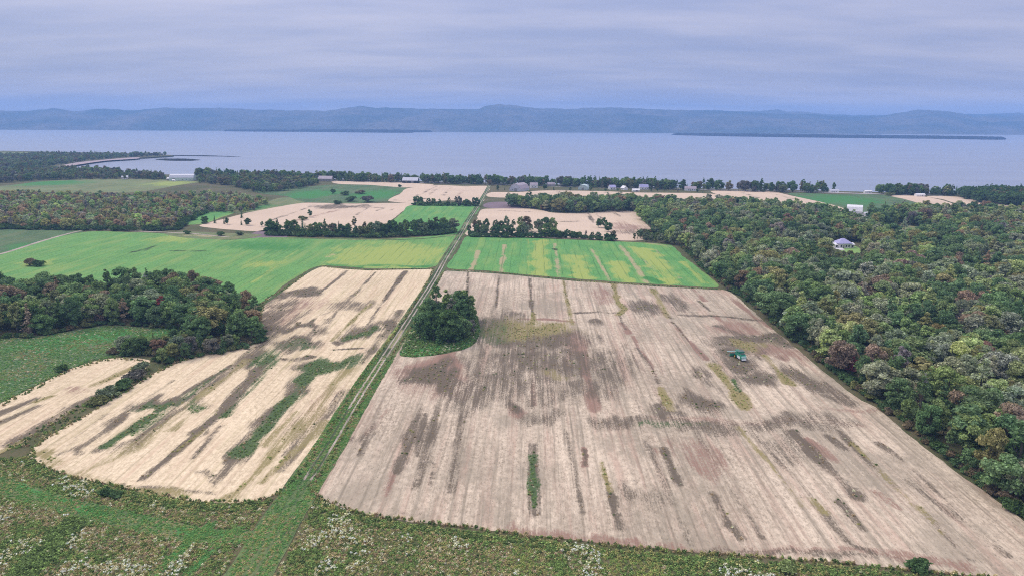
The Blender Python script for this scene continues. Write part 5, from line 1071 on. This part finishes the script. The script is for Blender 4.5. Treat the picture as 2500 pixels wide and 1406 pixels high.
# ------------------------------------------------------------------ combine harvester
C_green = paint('machine_green', (0.03, 0.26, 0.15), .35, .12); C_mint = paint('machine_pale_panel', (0.50, 0.72, 0.66), .4, .1); C_white = paint('machine_white', (0.75, 0.77, 0.75), .45, .06); C_tyre = paint('tyre_rubber', (0.02, 0.02, 0.022), .8); C_rim = paint('wheel_rim_yellow', (0.6, 0.45, 0.06), .5); C_glass = paint('cab_glass', (0.02, 0.03, 0.035), .08); C_steel = paint('header_steel', (0.10, 0.14, 0.12), .5, .2)
p = G(1806, 876); comb = empty('combine_harvester', (p[0], p[1], .06), math.radians(10)); comb.scale = (.85, .85, .9); RX = Matrix.Rotation(math.pi / 2, 3, 'X'); RY = Matrix.Rotation(math.pi / 2, 3, 'Y')
def part(name, mat, fn, parent=comb, smooth=False):
    bm = bmesh.new(); fn(bm); return obj(name, bm_mesh(name, bm, smooth), mat, parent)
part('body', C_green, lambda b: add_poly_prism(b, [(-4.0, 1.0), (2.0, .9), (2.4, 2.2), (2.2, 3.1), (-2.2, 3.1), (-3.4, 2.6), (-4.1, 1.9)], 2.9, 'x'))
for o_ in comb.children: o_.rotation_euler = (0, 0, 0)
part('rear_hood', C_mint, lambda b: add_box(b, (0, -4.15, 1.75), (2.5, .5, 1.5), Matrix.Rotation(.22, 3, 'X'), .12))
part('straw_chopper', C_white, lambda b: add_box(b, (0, -4.3, .9), (2.2, .8, .7), Matrix.Rotation(-.3, 3, 'X'), .08))
part('grain_tank', C_green, lambda b: add_poly_prism(b, [(-1.35, 3.1), (1.35, 3.1), (1.75, 4.0), (-1.75, 4.0)], 2.8, 'y'))
part('tank_cover', C_steel, lambda b: add_box(b, (0, 0, 4.02), (3.1, 2.5, .12)))
cabp = part('cab', C_green, lambda b: add_box(b, (0, 2.9, 2.5), (1.9, 1.5, 1.9), None, .1))
part('window', C_glass, lambda b: add_box(b, (0, 3.67, 2.6), (1.6, .08, 1.4)), cabp); part('window', C_glass, lambda b: add_box(b, (-.96, 2.9, 2.65), (.08, 1.1, 1.2)), cabp); part('window', C_glass, lambda b: add_box(b, (.96, 2.9, 2.65), (.08, 1.1, 1.2)), cabp)
part('cab_roof', C_green, lambda b: add_box(b, (0, 2.95, 3.55), (2.2, 1.9, .22), None, .08), cabp)
part('side_panel', C_white, lambda b: add_box(b, (-1.55, -1.6, 1.5), (.16, 3.0, 1.2), None, .05)); part('side_panel', C_mint, lambda b: add_box(b, (1.55, -1.4, 1.6), (.16, 2.8, 1.1), None, .05))
part('unloading_auger', C_mint, lambda b: add_cyl(b, (-4.0, .9, 3.75), .22, .20, 5.2, 14, RY)); part('engine_grille', C_steel, lambda b: add_box(b, (0, -2.3, 3.2), (2.0, 1.3, .35), None, .06)); part('exhaust_pipe', C_steel, lambda b: add_cyl(b, (.9, -1.6, 3.7), .1, .1, 1.0, 10))
part('feeder_house', C_green, lambda b: add_box(b, (0, 3.9, 1.1), (1.3, 2.2, .8), Matrix.Rotation(-.3, 3, 'X')))
hd = part('header', C_green, lambda b: add_poly_prism(b, [(4.6, .2), (6.0, .12), (5.9, .3), (5.0, .5), (4.8, 1.3), (4.6, 1.3)], 6.0, 'x'))
def reel(b):
    for a in range(6):
        th = a * math.pi / 3; add_box(b, (0, 5.5 + .5 * math.cos(th), 1.0 + .5 * math.sin(th)), (5.7, .06, .12))
    add_cyl(b, (0, 5.5, 1.0), .08, .08, 5.8, 10, RY)
part('reel', C_steel, reel, hd)
for sx in (-1, 1):
    for nm, y, r, w in (('front_wheel', 1.9, .92, .75), ('rear_wheel', -3.0, .58, .45)):
        wh = part('wheel', C_tyre, lambda b: add_cyl(b, (sx * (1.5 if r > .7 else 1.25), y, r), r, r, w, 24, RY)); part('rim', C_rim, lambda b: add_cyl(b, (sx * (1.52 if r > .7 else 1.27), y, r), r * .5, r * .5, w + .04, 18, RY), wh)
part('ladder', C_steel, lambda b: [add_box(b, (-1.35, 3.0 + .0, .6 + .35 * k_), (.5, .08, .06)) for k_ in range(4)])
tag(comb, 'green combine harvester working in the pinkish stubble field', 'combine')
# the upper body panel profile runs front to back
# ------------------------------------------------------------------ haze: the air between the camera and the hills
m, nt = material('hazy_air')
v = nt.n('ShaderNodeVolumePrincipled'); v.inputs['Color'].default_value = (0.32, 0.57, 1.0, 1); v.inputs['Density'].default_value = 1.0 / 8000.0; v.inputs['Anisotropy'].default_value = 0.0
o = nt.n('ShaderNodeOutputMaterial'); nt.t.links.new(v.outputs[0], o.inputs['Volume'])
bm = bmesh.new(); add_box(bm, (0, 4350, 134), (24000, 10900, 286)); hz = obj('haze', bm_mesh('haze', bm), m); tag(hz, 'pale blue haze over the lake and hills', 'haze', kind='stuff')
